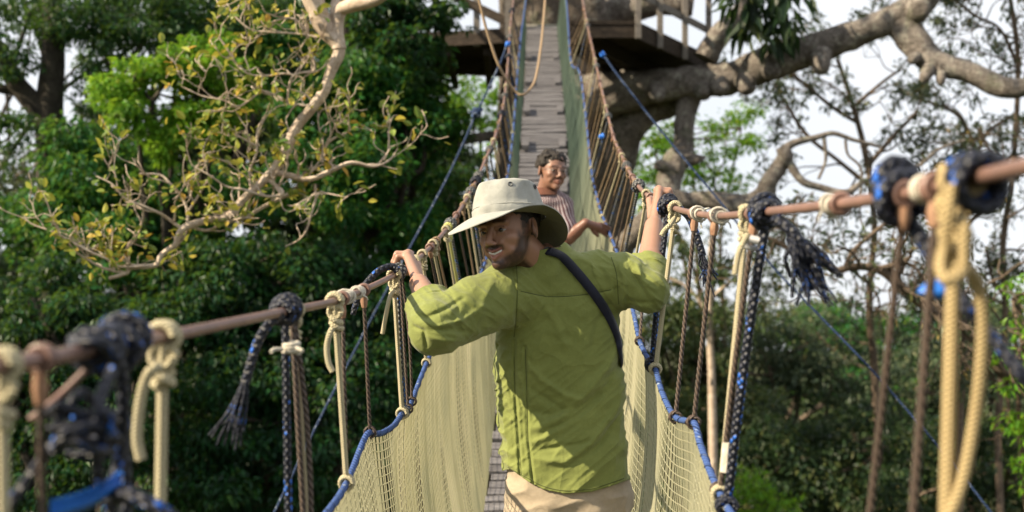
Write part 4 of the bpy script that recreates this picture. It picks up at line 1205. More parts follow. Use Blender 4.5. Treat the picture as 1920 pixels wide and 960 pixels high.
# --- right side
o = hanger(CABR, EDGR, dR(1792), 0, 'straw', 0.0082, bot=(1772, 1020, 1.28), seed=70)
kb = MB()
rng = np.random.RandomState(9)
c, ax, s, u = frame_at(CABR, dR(1815))
coil(kb, c, ax, s, u, CR + 0.009, 2.6, 0.016, 0.0082, 0.002, rng, tilt=0.2)
px_tube(kb, [(1785, 345, 1.2), (1778, 400, 1.2), (1770, 460, 1.21), (1763, 500, 1.2), (1775, 525, 1.19), (1795, 520, 1.19), (1808, 500, 1.2), (1808, 430, 1.2), (1795, 395, 1.22)], 12)
px_tube(kb, [(1770, 500, 1.23), (1785, 472, 1.22), (1808, 480, 1.21), (1806, 512, 1.21)], 12)
kb.build('knot', M['rope_straw'], o, True)
tb = MB(); px_tube(tb, [(1815, 505, 1.22), (1835, 540, 1.24), (1843, 600, 1.25), (1838, 700, 1.26), (1825, 800, 1.27), (1805, 900, 1.27), (1778, 975, 1.27), (1760, 1020, 1.27)], 12); tb.build('tail', M['rope_straw'], o, True)
kb = MB()
c, ax, s, u = frame_at(CABR, dR(1832))
coil(kb, c + u * -0.006, ax, s, u, CR + 0.016, 2.4, 0.016, 0.009, 0.003, rng, tilt=0.3)
c, ax, s, u = frame_at(CABR, dR(1680))
coil(kb, c, ax, s, u, CR + 0.008, 3.4, 0.015, 0.0095, 0.003, rng, tilt=0.25)
coil(kb, c - ax * 0.01, unit(ax + 0.5 * u), s, u, CR + 0.019, 2.2, 0.016, 0.0095, 0.003, rng, tilt=0.4)
coil(kb, c + u * 0.008, unit(ax - 0.5 * s), s, u, CR + 0.022, 1.3, 0.01, 0.0095, 0.003, rng, tilt=0.3)
px_tube(kb, [(1690, 400, 1.46), (1715, 430, 1.44), (1745, 480, 1.42), (1775, 530, 1.4), (1810, 575, 1.38), (1850, 620, 1.36), (1890, 670, 1.34), (1960, 760, 1.3)], [17, 16, 15, 14, 13, 13, 13])
px_tube(kb, [(1715, 385, 1.45), (1745, 400, 1.42), (1760, 440, 1.4), (1765, 500, 1.4), (1790, 545, 1.39)], 13)
o2 = kb.build('knot', M['rope_black'], bridge, True)
tb = MB()
A = catmull(np.array([C(*q) for q in [(1720, 545, 1.4), (1738, 528, 1.4), (1760, 520, 1.4), (1780, 530, 1.4)]]), 5)
B = catmull(np.array([C(*q) for q in [(1724, 550, 1.39), (1742, 556, 1.385), (1762, 562, 1.385), (1785, 560, 1.39)]]), 5)
tb.grid(np.stack([A, (A + B) / 2 + np.array([0, -0.008, 0]), B, (A + B) / 2 + np.array([0, 0.005, 0])], 1)); tb.build('tarp_strip', M['tarp_blue'], o2, True)
hanger(CABR, EDGR, dR(1697), 0, 'wire', 0.0052, bot=(1626, 1010, 1.56), seed=71)
hanger(CABR, EDGR, dR(1757), 0, 'wire', 0.0056, bot=(1708, 1020, 1.4), seed=72)
for i, (x, tn, r) in enumerate(((1560, 6, 0.0028), (1735, 6, 0.0030), (1350, 4, 0.0034), (1311, 3.2, 0.0034))):
    binding(CABR, dR(x), tn, r * 1.5, r, 'cloth_white', 20 + i)
kb = MB()
c, ax, s, u = frame_at(CABR, dR(1577)); coil(kb, c, ax, s, u, CR + 0.005, 1.2, 0.004, 0.0055); kb.build('eye', M['hose'], bridge, True)
d = dR(1437)
hanger(CABR, EDGR, d, 2.27, 'black', 0.0095, seed=73, bow=-0.004,
       tail=[(1452, 410, 2.05), (1475, 425, 2.03), (1496, 448, 2.02), (1512, 480, 2.02), (1522, 512, 2.02), (1527, 552, 2.02)])
fr = MB(); rr = np.random.RandomState(4)
for i in range(26):
    x0 = 1478 + rr.rand() * 20; y0 = 435 + rr.rand() * 25
    x1 = 1482 + rr.rand() * 72; y1 = 515 + rr.rand() * 45
    if i > 20: x1, y1 = 1560 + rr.rand() * 30, 505 + rr.rand() * 20
    fr.tube(catmull(np.array([C(x0, y0, 2.02), C((x0 + x1) / 2 + rr.normal() * 12, (y0 + y1) / 2 - 5, 2.02 + rr.normal() * .01), C(x1, y1, 2.02 + rr.normal() * 0.02)]), 4), [0.0058, 0.0032], 6)
fr.build('frayed_strands', M['rope_black'], bridge, True)
o = hanger(CABR, EDGR, dR(1415), 2.36, 'wire', 0.0058, seed=74, bow=-0.003)
MB().tube(np.array([C(1364, 830, 2.34), C(1362, 860, 2.34), C(1360, 885, 2.34)]), 0.0115, 9).build('sleeve', M['cloth_white'], o, True)
hanger(CABR, EDGR, dR(1422), 2.38, 'wire', 0.0055, seed=75, knot=False, bow=0.004, top_off=(0.012, 0, -0.02))
ql = MB()
pl = [(1398, 455, 2.2), (1402, 448, 2.2), (1428, 452, 2.19), (1434, 460, 2.19), (1428, 468, 2.2), (1402, 463, 2.2), (1398, 455, 2.2)]
px_tube(ql, pl, 5, 8, 4); px_tube(ql, [(1406, 448, 2.19), (1424, 452, 2.185)], 8, 8); ql.build('quick_link', M['steel'], o, True)
hanger(CABR, EDGR, dR(1400), 2.36, 'cream', 0.0062, seed=76, tail=[(1402, 440, 2.2), (1392, 458, 2.18), (1384, 480, 2.18), (1378, 515, 2.18)])
hanger(CABR, EDGR, dR(1341), 2.78, 'wire', 0.0058, seed=77)
hanger(CABR, EDGR, dR(1303), 3.04, 'wire', 0.0058, seed=78)
hanger(CABR, EDGR, dR(1266), 3.46, 'cream', 0.0075, seed=79, tail=[(1264, 410, 3.3), (1256, 422, 3.27), (1246, 432, 3.27), (1240, 442, 3.27)])
hanger(CABR, EDGR, dR(1253), 3.52, 'black', 0.0095, seed=80, bow=-0.005, tail=[(1275, 392, 3.3), (1292, 408, 3.28), (1305, 440, 3.27), (1316, 475, 3.26), (1320, 500, 3.26), (1330, 525, 3.26)])
hanger(CABR, EDGR, 3.62, 3.56, 'wire', 0.005, seed=81, knot=False)
hanger(CABR, EDGR, dR(1220), 3.9, 'wire', 0.0052, seed=82)
for i, (pxl, db, kind) in enumerate([(1212, 4.7, 'cream'), (1197, 5.4, 'speckle'), (1192, 5.7, 'tan'), (1186, 6.1, 'wire'), (1179, 6.5, 'tan'), (1175, 6.8, 'speckle'), (1170, 7.0, 'tan'), (1166, 7.2, 'cream'), (1163, 7.35, 'wire'), (1160, 7.5, 'tan')]):
    hanger(CABR, EDGR, dR(pxl), db, kind, seed=90 + i)
k = 0
d = 7.35
while d < 12.3:
    hanger(CABR, EDGR, d, d + 0.35, ['tan', 'wire', 'tan', 'speckle', 'cream', 'tan'][k % 6], seed=110 + k); k += 1
    d += 0.26
tb = MB(); coil(tb, C(1128, 256, 7.9), np.array([1.0, 0.2, 0.3]), np.array([0, 1.0, 0]), np.array([0, 0, 1.0]), 0.016, 1.6, 0.016, 0.009, 0.004, rng); tb.build('tarp_strip', M['tarp_blue'], bridge, True)

# ------------------------------------------------------------------ loose lines
def line(name, label, pts, r, mat, cat='rope', per=8, knots=()):
    p = catmull(np.array([C(*q) for q in pts]), per)
    o = thing(name, label, cat, W(p[0]))
    MB().tube(p, r, 8).build('rope', M[mat], o, True)
    for (q, R, rr, m) in knots:
        kb = MB(); coil(kb, C(*q), unit(p[1] - p[0]), unit(np.cross(unit(p[1] - p[0]), (0, 1, 0))), np.array([0, 1.0, 0]), R, 2.4, rr * 1.7, rr, 0.002, rng); kb.build('knot', M[m], o, True)
line('guy_rope', 'dark blue guy rope slanting down left from the left handrail to the forest',
     [(953, 78, 10.6), (935, 125, 10.5), (905, 188, 10.4), (893, 212, 10.35), (868, 270, 10.2), (830, 350, 10), (760, 480, 9.7), (690, 610, 9.4), (600, 785, 9.1), (510, 970, 8.8), (400, 1200, 8.4)], 0.0095, 'rope_guy',
     knots=[((893, 210, 10.3), 0.03, 0.02, 'rope_guy'), ((952, 82, 10.5), 0.014, 0.010, 'tarp_blue')])
line('guy_rope', 'blue guy rope slanting down right from the right handrail behind the hangers',
     [(1128, 98, 9.9), (1165, 150, 9.8), (1250, 258, 9.6), (1360, 390, 9.4), (1440, 490, 9.3), (1520, 575, 9.2), (1640, 700, 9), (1780, 862, 8.8), (1870, 975, 8.6), (2050, 1200, 8.4)], 0.0095, 'rope_guy',
     knots=[((1130, 102, 9.8), 0.015, 0.010, 'tarp_blue')])
line('hanging_cable', 'tan cable dangling in a long loop over the far planks',
     [(880, -60, 8), (898, 0, 8), (912, 55, 8), (932, 115, 8), (950, 150, 8), (968, 173, 8), (978, 178, 8), (990, 171, 8.1), (1004, 148, 8.3), (1014, 90, 8.8), (1019, 40, 9.3), (1022, 0, 9.8), (1024, -60, 10.5)], 0.0098, 'rope_tan', 'cable')
# ------------------------------------------------------------------ distance-field modelling for bodies and clothes
def smin(a, b, k):
    if k <= 0: return np.minimum(a, b)
    h = np.clip(0.5 + 0.5 * (b - a) / k, 0, 1)
    return b * (1 - h) + a * h - k * h * (1 - h)

def s_cap(p, a, b, ra, rb):
    a, b = np.asarray(a, float), np.asarray(b, float)
    ab = b - a
    t = np.clip(((p - a) @ ab) / (ab @ ab + 1e-12), 0, 1)
    return np.linalg.norm(p - a - t[:, None] * ab, axis=1) - (ra + (rb - ra) * t)

def s_ell(p, c, r, R=None):
    q = p - np.asarray(c, float)
    if R is not None: q = q @ R            # world -> local when R's columns are the local axes
    r = np.asarray(r, float)
    k0 = np.linalg.norm(q / r, axis=1)
    k1 = np.linalg.norm(q / (r * r), axis=1)
    return k0 * (k0 - 1.0) / (k1 + 1e-9)

def s_chain(p, pts, rads, k=0.0):
    d = None
    for i in range(len(pts) - 1):
        e = s_cap(p, pts[i], pts[i + 1], rads[i], rads[i + 1])
        d = e if d is None else smin(d, e, k)
    return d

def polygonise(f, lo, hi, h, coarse=4):
    """surface nets over a distance function, evaluated only near the surface"""
    lo = np.asarray(lo, float)
    n = np.ceil((np.asarray(hi) - lo) / h / coarse).astype(int) * coarse + 1
    nc = (n - 1) // coarse
    ci = np.stack(np.meshgrid(*[np.arange(k) for k in nc], indexing='ij'), -1).reshape(-1, 3)
    cc = lo + (ci + 0.5) * h * coarse
    dc = np.concatenate([f(cc[i:i + 200000]) for i in range(0, len(cc), 200000)])
    D = np.repeat(np.repeat(np.repeat(dc.reshape(nc), coarse, 0), coarse, 1), coarse, 2)
    D = np.pad(D, ((0, 1), (0, 1), (0, 1)), mode='edge').astype(np.float32)
    near = np.abs(dc) < h * coarse * 1.75
    sub = np.stack(np.meshgrid(*[np.arange(coarse + 1)] * 3, indexing='ij'), -1).reshape(-1, 3)
    mask = np.zeros(D.shape, bool)
    for i in range(0, int(near.sum()), 4000):
        g = (ci[near][i:i + 4000, None, :] * coarse + sub[None]).reshape(-1, 3)
        mask[g[:, 0], g[:, 1], g[:, 2]] = True
    g = np.argwhere(mask)
    vals = np.concatenate([f(lo + g[i:i + 250000] * h) for i in range(0, len(g), 250000)])
    D[g[:, 0], g[:, 1], g[:, 2]] = vals
    S = D < 0
    cnt = np.zeros(tuple(k - 1 for k in D.shape), np.int8)
    for dx in (0, 1):
        for dy in (0, 1):
            for dz in (0, 1):
                cnt += S[dx:S.shape[0] - 1 + dx, dy:S.shape[1] - 1 + dy, dz:S.shape[2] - 1 + dz]
    act = np.argwhere((cnt > 0) & (cnt < 8))
    idx = np.full(cnt.shape, -1, np.int32)
    idx[act[:, 0], act[:, 1], act[:, 2]] = np.arange(len(act))
    offs = np.array([[x, y, z] for x in (0, 1) for y in (0, 1) for z in (0, 1)])
    cv = np.stack([D[act[:, 0] + o[0], act[:, 1] + o[1], act[:, 2] + o[2]] for o in offs], 1)
    acc = np.zeros((len(act), 3)); num = np.zeros(len(act))
    for i in range(8):
        for j in range(i + 1, 8):
            if np.abs(offs[i] - offs[j]).sum() != 1: continue
            a, b = cv[:, i], cv[:, j]
            m = (a < 0) != (b < 0)
            t = np.where(m, a / np.where(m, a - b, 1), 0)
            acc += np.where(m[:, None], offs[i] + t[:, None] * (offs[j] - offs[i]), 0)
            num += m
    V = lo + (act + acc / num[:, None]) * h
    F = []
    for ax in range(3):
        u, w = [(1, 2), (2, 0), (0, 1)][ax]
        s0 = [slice(None)] * 3; s1 = [slice(None)] * 3
        s0[ax] = slice(0, -1); s1[ax] = slice(1, None)
        ch = S[tuple(s0)] != S[tuple(s1)]
        e = np.argwhere(ch)
        ok = (e[:, u] > 0) & (e[:, w] > 0) & (e[:, u] < D.shape[u] - 1) & (e[:, w] < D.shape[w] - 1)
        e = e[ok]
        def at_(du, dw):
            q = e.copy(); q[:, u] += du; q[:, w] += dw
            return idx[q[:, 0], q[:, 1], q[:, 2]]
        quad = np.stack([at_(-1, -1), at_(0, -1), at_(0, 0), at_(-1, 0)], 1)
        flip = ~S[e[:, 0], e[:, 1], e[:, 2]]
        quad[flip] = quad[flip][:, ::-1]
        F.append(quad[(quad >= 0).all(1)])
    return V, np.concatenate(F)

def rot(axis, deg):
    return np.array(Matrix.Rotation(math.radians(deg), 3, axis))

# ---- skin and cloth materials
def tinted(name, rough=0.5, spec=0.35, sub=0.0, bump=0.1, scale=120, mott=0.18):
    t = NT(name)
    a = t.n('VertexColor'); a.layer_name = 'Tint'
    n = t.noise(scale, 5, 0.6, t.coord('Object'))
    n2 = t.noise(18, 4, 0.6, t.coord('Object'))
    col = t.mix(t.math('MULTIPLY', n2, mott), a.outputs['Color'], (0.10, 0.035, 0.02))
    return t.done(t.pbsdf(col, rough, spec, t.bump(n, bump, 0.002), 0, sub))
M['skin'] = tinted('skin', 0.44, 0.45, 0.06, 0.25, 260, 0.3)

def cloth_mat(name, a, b, weave=900, rough=0.82, wr=0.25, trans=0.0):
    t = NT(name)
    co = t.coord('Object')
    n = t.noise(5, 6, 0.65, co)
    n3 = t.noise(38, 4, 0.6, co, 1.5)
    col = t.ramp(t.math('ADD', t.math('MULTIPLY', n, 0.6), t.math('MULTIPLY', n3, 0.4)), [(0.32, a), (0.68, b)])
    w = t.n('TexWave'); w.wave_type = 'BANDS'; w.bands_direction = 'DIAGONAL'
    w.inputs['Scale'].default_value = weave / 6.28; w.inputs['Distortion'].default_value = 1.0
    t.l(co, w.inputs['Vector'])
    n2 = t.noise(16, 5, 0.6, co, 1.2)
    h = t.math('ADD', t.math('MULTIPLY', n2, 0.7), t.math('MULTIPLY', w.outputs['Fac'], 0.03))
    for sc, am in ((6.0, 0.5), (15.0, 0.16)):                     # sharp creases
        r_ = t.math('SUBTRACT', 1.0, t.math('ABSOLUTE', t.math('MULTIPLY', t.math('SUBTRACT', t.noise(sc, 1, 0.5, co, 0.5), 0.5), 5.0)))
        h = t.math('ADD', h, t.math('MULTIPLY', t.math('POWER', t.math('MAXIMUM', r_, 0.0), 2.5), am))
    return t.done(t.pbsdf(col, rough, 0.2, t.bump(h, wr, 0.012), 0.15))
M['shirt_green'] = cloth_mat('olive green shirt cloth', (0.138, 0.160, 0.040), (0.192, 0.216, 0.060), wr=0.42)
M['trousers'] = cloth_mat('beige trouser cloth', (0.26, 0.21, 0.145), (0.36, 0.295, 0.215))
M['hat'] = cloth_mat('off white canvas', (0.235, 0.238, 0.215), (0.315, 0.318, 0.292), 1200, 0.8, 0.22)
M['hat_under'] = cloth_mat('olive lining', (0.09, 0.09, 0.045), (0.13, 0.125, 0.06))
M['strap'] = cloth_mat('dark blue webbing', (0.004, 0.005, 0.012), (0.010, 0.012, 0.026), 1500, 0.6)
M['hair_black'] = plain_mat('black hair', (0.006, 0.005, 0.005), (0.018, 0.014, 0.012), 160, 0.5, 0.4, 0.8, 0.004)
M['hair_grey'] = plain_mat('greying dark hair', (0.006, 0.005, 0.004), (0.045, 0.037, 0.032), 55, 0.6, 0.2, 0.9, 0.006)
M['eye_white'] = plain_mat('eye white', (0.22, 0.19, 0.17), (0.27, 0.235, 0.215), 30, 0.25, 0.5, 0)
M['iris'] = plain_mat('dark iris', (0.008, 0.005, 0.004), (0.015, 0.01, 0.008), 30, 0.15, 0.6, 0)
M['teeth'] = plain_mat('teeth', (0.50, 0.47, 0.41), (0.58, 0.55, 0.48), 60, 0.3, 0.5, 0)
M['black_metal'] = plain_mat('dark metal eyelet', (0.03, 0.03, 0.03), (0.06, 0.06, 0.06), 40, 0.4, 0.6, 0)
M['shoe'] = plain_mat('brown leather', (0.05, 0.035, 0.025), (0.09, 0.06, 0.04), 30, 0.6, 0.3, 0.2)
t = NT('striped shirt cloth')
sx = t.n('SeparateXYZ'); t.l(t.coord('UV'), sx.inputs[0])
st = t.math('GREATER_THAN', t.math('SINE', t.math('MULTIPLY', sx.outputs[0], 2 * math.pi / 0.0175)), 0.0)
M['shirt_striped'] = t.done(t.pbsdf(t.mix(st, (0.075, 0.028, 0.036), (0.34, 0.29, 0.30)), 0.85, 0.2))
M['collar_brown'] = cloth_mat('rust brown collar', (0.10, 0.04, 0.025), (0.15, 0.06, 0.04))

# ---- a head in its own frame: face towards -y, its left +x, eyes at z = 0, 0.23 tall
def head_sdf(p, smile=1.0, jaw=1.0):
    d = s_ell(p, (0, 0.016, 0.034), (0.076, 0.096, 0.083))
    d = smin(d, s_ell(p, (0, -0.028, -0.022), (0.063, 0.062, 0.080)), 0.03)
    d = smin(d, s_ell(p, (0, -0.030, -0.068), (0.053 * jaw, 0.052, 0.042)), 0.022)
    d = smin(d, s_ell(p, (0, -0.074, -0.099), (0.021, 0.019, 0.017)), 0.022)
    ax = np.abs(p[:, 0])
    q = np.stack([ax, p[:, 1], p[:, 2]], 1)
    d = smin(d, s_ell(q, (0.043, -0.062, -0.026), (0.020, 0.022, 0.018)), 0.018)
    d = smin(d, s_cap(q, (0.012, -0.087, 0.018), (0.045, -0.074, 0.021), 0.0085, 0.008), 0.012)     # brow
    d = -smin(-d, s_ell(q, (0.031, -0.101, 0.002), (0.019, 0.017, 0.0125)), 0.010)                     # sockets
    d = smin(d, s_cap(p, (0, -0.088, 0.010), (0, -0.111, -0.031), 0.0085, 0.0115), 0.009)             # nose
    d = smin(d, s_ell(q, (0.0115, -0.101, -0.0385), (0.0085, 0.0105, 0.008)), 0.006)
    d = -smin(-d, s_ell(q, (0.0062, -0.106, -0.0465), (0.0035, 0.005, 0.004)), 0.002)
    d = smin(d, s_cap(q, (0.0285, -0.081, -0.040), (0.041, -0.066, -0.062), 0.008, 0.009), 0.012)     # cheek beside the mouth
    # lids
    d = smin(d, s_cap(q, (0.019, -0.0885, 0.0048), (0.043, -0.081, 0.0042), 0.0052, 0.0046), 0.003)
    d = smin(d, s_cap(q, (0.021, -0.087, -0.0082), (0.041, -0.081, -0.0072), 0.0042, 0.0036), 0.003)
    # mouth
    cz = 0.007 * smile
    d = smin(d, s_cap(q, (0, -0.0985, -0.0605), (0.026 + .004 * smile, -0.080, -0.0625 + cz), 0.0058, 0.0032), 0.006)
    d = smin(d, s_cap(q, (0, -0.0945, -0.0765 - .003 * smile), (0.023 + .003 * smile, -0.079, -0.067 + cz), 0.0066, 0.0032), 0.006)
    if smile > 0.3:
        d = -smin(-d, s_cap(q, (0, -0.102, -0.0690), (0.026, -0.085, -0.0640 + cz * 1.0), 0.0064, 0.0030), 0.003)
    # ears
    R = rot('Z', 22)
    q2 = q - np.array([0.078, 0.018, -0.008])
    ear = s_ell(q2, (0, 0, 0), (0.0085, 0.020, 0.031), R)
    ear = -smin(-ear, s_ell(q2, (0.010, -0.002, 0.003), (0.0075, 0.0125, 0.021), R), 0.004)
    ear = smin(ear, s_ell(q2, (0.003, -0.001, -0.004), (0.006, 0.006, 0.009), R), 0.004)
    d = smin(d, ear, 0.006)
    return d

def hand_prims(c0, t, o, u, wrist, side):
    """right or left fist closed over a cable: c0 on the cable, t along it (away), o outwards, u up"""
    c0, t, o, u, wrist = (np.asarray(x, float) for x in (c0, t, o, u, wrist))
    fingers = []
    for i, (L, r) in enumerate(((0.80, 0.0082), (0.95, 0.0090), (1.0, 0.0094), (0.93, 0.0094))):    # little .. index
        b = c0 + t * (-0.034 + 0.0225 * i) + o * (0.006 + 0.004 * math.sin(i)) + u * (0.036 + 0.004 * (i in (1, 2)))
        p1 = b + o * 0.036 * L - u * 0.006 + t * 0.002 * (i - 1.5)
        p2 = p1 + o * 0.004 - u * 0.027 * L
        p3 = p2 - o * 0.020 * L - u * 0.014
        fingers.append((np.array([b, p1, p2, p3]), [r * 1.12, r * 1.06, r * 0.98, r * 0.86]))
    thumb = (np.array([wrist * 0.62 + (c0 + t * 0.045 - u * .004) * 0.38 - o * 0.012, c0 + t * 0.050 - o * 0.024 + u * 0.004, c0 + t * 0.058 - o * 0.016 - u * 0.024, c0 + t * 0.052 + o * 0.006 - u * 0.030]),
             [0.0145, 0.0125, 0.0105, 0.0085])
    metas = [(wrist + t * 0.007 * (i - 1.5), f[0][0], 0.0165, 0.0125) for i, f in enumerate(fingers)]
    return fingers, thumb, metas

def hand_sdf(p, H):
    fingers, thumb, metas = H
    d = None
    for pts, r in fingers:
        e = s_chain(p, pts, r, 0.004)
        d = e if d is None else smin(d, e, 0.0012)
    m = None
    for a, b, ra, rb in metas:
        e = s_cap(p, a, b, ra, rb)
        m = e if m is None else smin(m, e, 0.006)
        m = smin(m, np.linalg.norm(p - b - np.array([0, 0, 0.002]), axis=1) - 0.0138, 0.004)      # knuckle
    d = smin(d, m, 0.005)
    return smin(d, s_chain(p, thumb[0], thumb[1], 0.006), 0.010)

class Profile:
    """torso cloth: rows of (py, xl, xr) at a distance, with depth half-axis and centre"""
    def __init__(self, rows, y0, pw=2.3):
        r = np.array(rows, float)                    # py, xl, xr, ycentre, ydepth
        z = (480 - r[:, 0]) / FPX * y0
        xl, xr = (r[:, 1] - 960) / FPX * y0, (r[:, 2] - 960) / FPX * y0
        o = np.argsort(z)
        self.z, self.cx, self.rx, self.cy, self.ry = z[o], ((xl + xr) / 2)[o], ((xr - xl) / 2)[o], r[o, 3], r[o, 4]
        self.pw = pw
    def __call__(self, p, grow=0.0):
        z = p[:, 2]
        cx, rx = np.interp(z, self.z, self.cx), np.interp(z, self.z, self.rx) + grow
        cy, ry = np.interp(z, self.z, self.cy), np.interp(z, self.z, self.ry) + grow
        a, b = np.abs(p[:, 0] - cx) / rx, np.abs(p[:, 1] - cy) / ry
        rho = (a ** self.pw + b ** self.pw) ** (1 / self.pw)
        return np.maximum((rho - 1) * np.minimum(rx, ry) * 0.92, z - self.z[-1])

def seg_dist2(x, z, pl):
    """distance in the picture plane (x,z) to a polyline, and the fraction along it"""
    best = np.full(len(x), 1e9); par = np.zeros(len(x))
    n = len(pl) - 1
    for i in range(n):
        ax, az = pl[i]; bx, bz = pl[i + 1]
        dx, dz = bx - ax, bz - az
        t = np.clip(((x - ax) * dx + (z - az) * dz) / (dx * dx + dz * dz + 1e-12), 0, 1)
        dd = np.hypot(x - ax - t * dx, z - az - t * dz)
        m = dd < best
        best = np.where(m, dd, best); par = np.where(m, (i + t) / n, par)
    return best, par

# ================================================================== the man in the hat
Y0 = 3.5
head_c = C(955, 430, 3.36)
HS = 1.0
HR = rot('Y', -9) @ rot('Z', -36) @ rot('X', -1)          # columns: head axes in the bridge frame
def to_head(p, c=head_c, R=HR, s=HS): return (p - c) @ R / s
def from_head(q, c=head_c, R=HR, s=HS): return (np.asarray(q, float) * s) @ R.T + c

cl = at(CABL, 3.72); clt = unit(at(CABL, 3.9) - at(CABL, 3.6))
cr = at(CABR, 3.86); crt = unit(at(CABR, 4.0) - at(CABR, 3.7))
def ortho(v, t): return unit(np.asarray(v, float) - t * np.dot(v, t))
LW = C(786, 532, 3.47)
RW = C(1226, 424, 3.70)
HL = hand_prims(cl, clt, ortho((-0.95, 0, 0.15), clt), ortho((0.25, -0.25, 1), clt), LW, -1)
HRt = hand_prims(cr, crt, ortho((0.95, 0.1, 0.1), crt), ortho((-0.2, -0.25, 1), crt), RW, 1)
LE, LS = C(824, 606, 3.25), C(985, 545, 3.46)
RE, RS = C(1214, 546, 3.44), C(1118, 520, 3.50)
FLOOR = -1.445
hipL, hipR = np.array([0.10, 3.52, -0.74]), np.array([0.27, 3.55, -0.74])
kneeL, kneeR = np.array([0.06, 3.44, -1.08]), np.array([0.24, 3.62, -1.06])
ankL, ankR = np.array([0.04, 3.52, -1.37]), np.array([0.19, 3.80, -1.33])

TORSO = Profile([(455, 1003, 1062, 3.50, .055), (472, 990, 1078, 3.50, .07), (486, 965, 1108, 3.50, .085), (502, 945, 1135, 3.51, .10), (530, 934, 1154, 3.515, .115), (580, 931, 1160, 3.52, .13), (640, 930, 1162, 3.525, .132),
                 (700, 931, 1165, 3.53, .128), (760, 936, 1168, 3.53, .125), (820, 942, 1172, 3.525, .128), (880, 946, 1175, 3.52, .135), (930, 946, 1178, 3.515, .14), (980, 944, 1180, 3.515, .14)], Y0)

def man_body(p):
    h = to_head(p)
    d = head_sdf(h, 1.0, 1.0) * HS
    d = smin(d, s_cap(p, from_head((0, 0.035, -0.05)), C(1012, 505, 3.475), 0.054, 0.058), 0.015)
    d = smin(d, TORSO(p, -0.03), 0.03)
    low = p[:, 2] < -0.5
    d = np.where(p[:, 2] < -0.78, np.maximum(d, -0.78 - p[:, 2]), d)
    for sh, el, wr, H in ((LS, LE, LW, HL), (RS, RE, RW, HRt)):
        d = smin(d, s_chain(p, [sh, el], [0.050, 0.044]), 0.03)
        mid = el * 0.6 + wr * 0.4
        d = smin(d, s_chain(p, [el, mid, wr], [0.044, 0.041, 0.0305], 0.02), 0.02)
        d = smin(d, hand_sdf(p, H), 0.012)
    for hp, kn, an in ((hipL, kneeL, ankL), (hipR, kneeR, ankR)):
        d = smin(d, s_chain(p, [hp, kn, an], [0.078, 0.052, 0.036], 0.02), 0.03)
        d = smin(d, s_cap(p, an + np.array([0, -.02, -0.04]), an + np.array([-0.01, 0.15, -0.05]), 0.034, 0.026), 0.02)
    return d

def skin_tint(V, h, face, arm, beard, nb=None):
    col = np.tile(np.array(arm), (len(V), 1))
    near = np.linalg.norm(h, axis=1) < 0.2
    def put(m, c, k=1.0):
        m = (m * near * k)[:, None]
        col[:] = col * (1 - m) + np.array(c) * m
    put(np.ones(len(V)), face)
    ax = np.abs(h[:, 0])
    nz = vnoise(h, 60) * 0.3 + vnoise(h, 160) * 0.25
    sm = lambda x, a, b: np.clip((x - a) / (b - a), 0, 1)
    if beard:
        jawline = sm(-h[:, 2], 0.040 + 0.03 * sm(-h[:, 1], 0.05, 0.08), 0.060 + 0.03 * sm(-h[:, 1], 0.05, 0.08)) * sm(-h[:, 1], -0.02, 0.01) * sm(0.03 + ax, 0.03, 0.05)
        side = sm(ax, 0.040, 0.054) * sm(-h[:, 2], 0.0, 0.03) * (1 - sm(np.abs(h[:, 1] + 0.020), 0.024, 0.042))
        mus = (1 - sm(np.abs(h[:, 2] + 0.0505), 0.0065, 0.011)) * (1 - sm(ax, 0.028, 0.038)) * sm(-h[:, 1], 0.07, 0.08)
        gt = sm(-h[:, 2], 0.083, 0.090) * (1 - sm(ax, 0.02, 0.034))
        burn = sm(ax, 0.055, 0.063) * (1 - sm(np.abs(h[:, 1] + 0.015), 0.012, 0.022)) * sm(h[:, 2], -0.04, -0.02)
        b = np.clip(np.maximum.reduce([jawline * 0.9, side, mus * 1.1, gt, burn]) * (1 + nz), 0, 1)
        put(b, beard, 0.92)
    brow = (1 - sm(np.abs(h[:, 2] - 0.0255 + 0.003 * sm(ax, 0.028, 0.045)), 0.003, 0.006)) * sm(ax, 0.009, 0.013) * (1 - sm(ax, 0.044, 0.052)) * sm(-h[:, 1], 0.06, 0.07)
    put(brow, (0.016, 0.011, 0.01), 0.85)
    lip = np.maximum(1 - sm(np.abs(h[:, 2] + 0.060 - 0.008 * sm(ax, 0.0, 0.03)), 0.0035, 0.006), 1 - sm(np.abs(h[:, 2] + 0.078 - 0.014 * sm(ax, 0, 0.03)), 0.005, 0.008)) * (1 - sm(ax, 0.024, 0.03)) * sm(-h[:, 1], 0.078, 0.084)
    put(lip, (face[0] * 0.95 + .01, face[1] * 0.68, face[2] * 0.8), 0.7)
    eyer = (1 - sm(np.hypot((ax - 0.031) / 1.5, h[:, 2] + 0.002), 0.007, 0.013)) * sm(-h[:, 1], 0.06, 0.07)
    put(eyer, tuple(0.6 * f for f in face), 0.3)
    return col

person = thing('person', 'man in off white sun hat and olive green shirt smiling back over his shoulder', 'person', W((0.16, 3.55, FLOOR)))
V, F = polygonise(man_body, (-0.42, 3.05, -1.48), (0.55, 4.02, 0.30), 0.0034)
mesh_obj('body', W(V), F, M['skin'], person, cols=skin_tint(V, to_head(V), (0.33, 0.178, 0.115), (0.36, 0.205, 0.142), (0.013, 0.009, 0.008)))

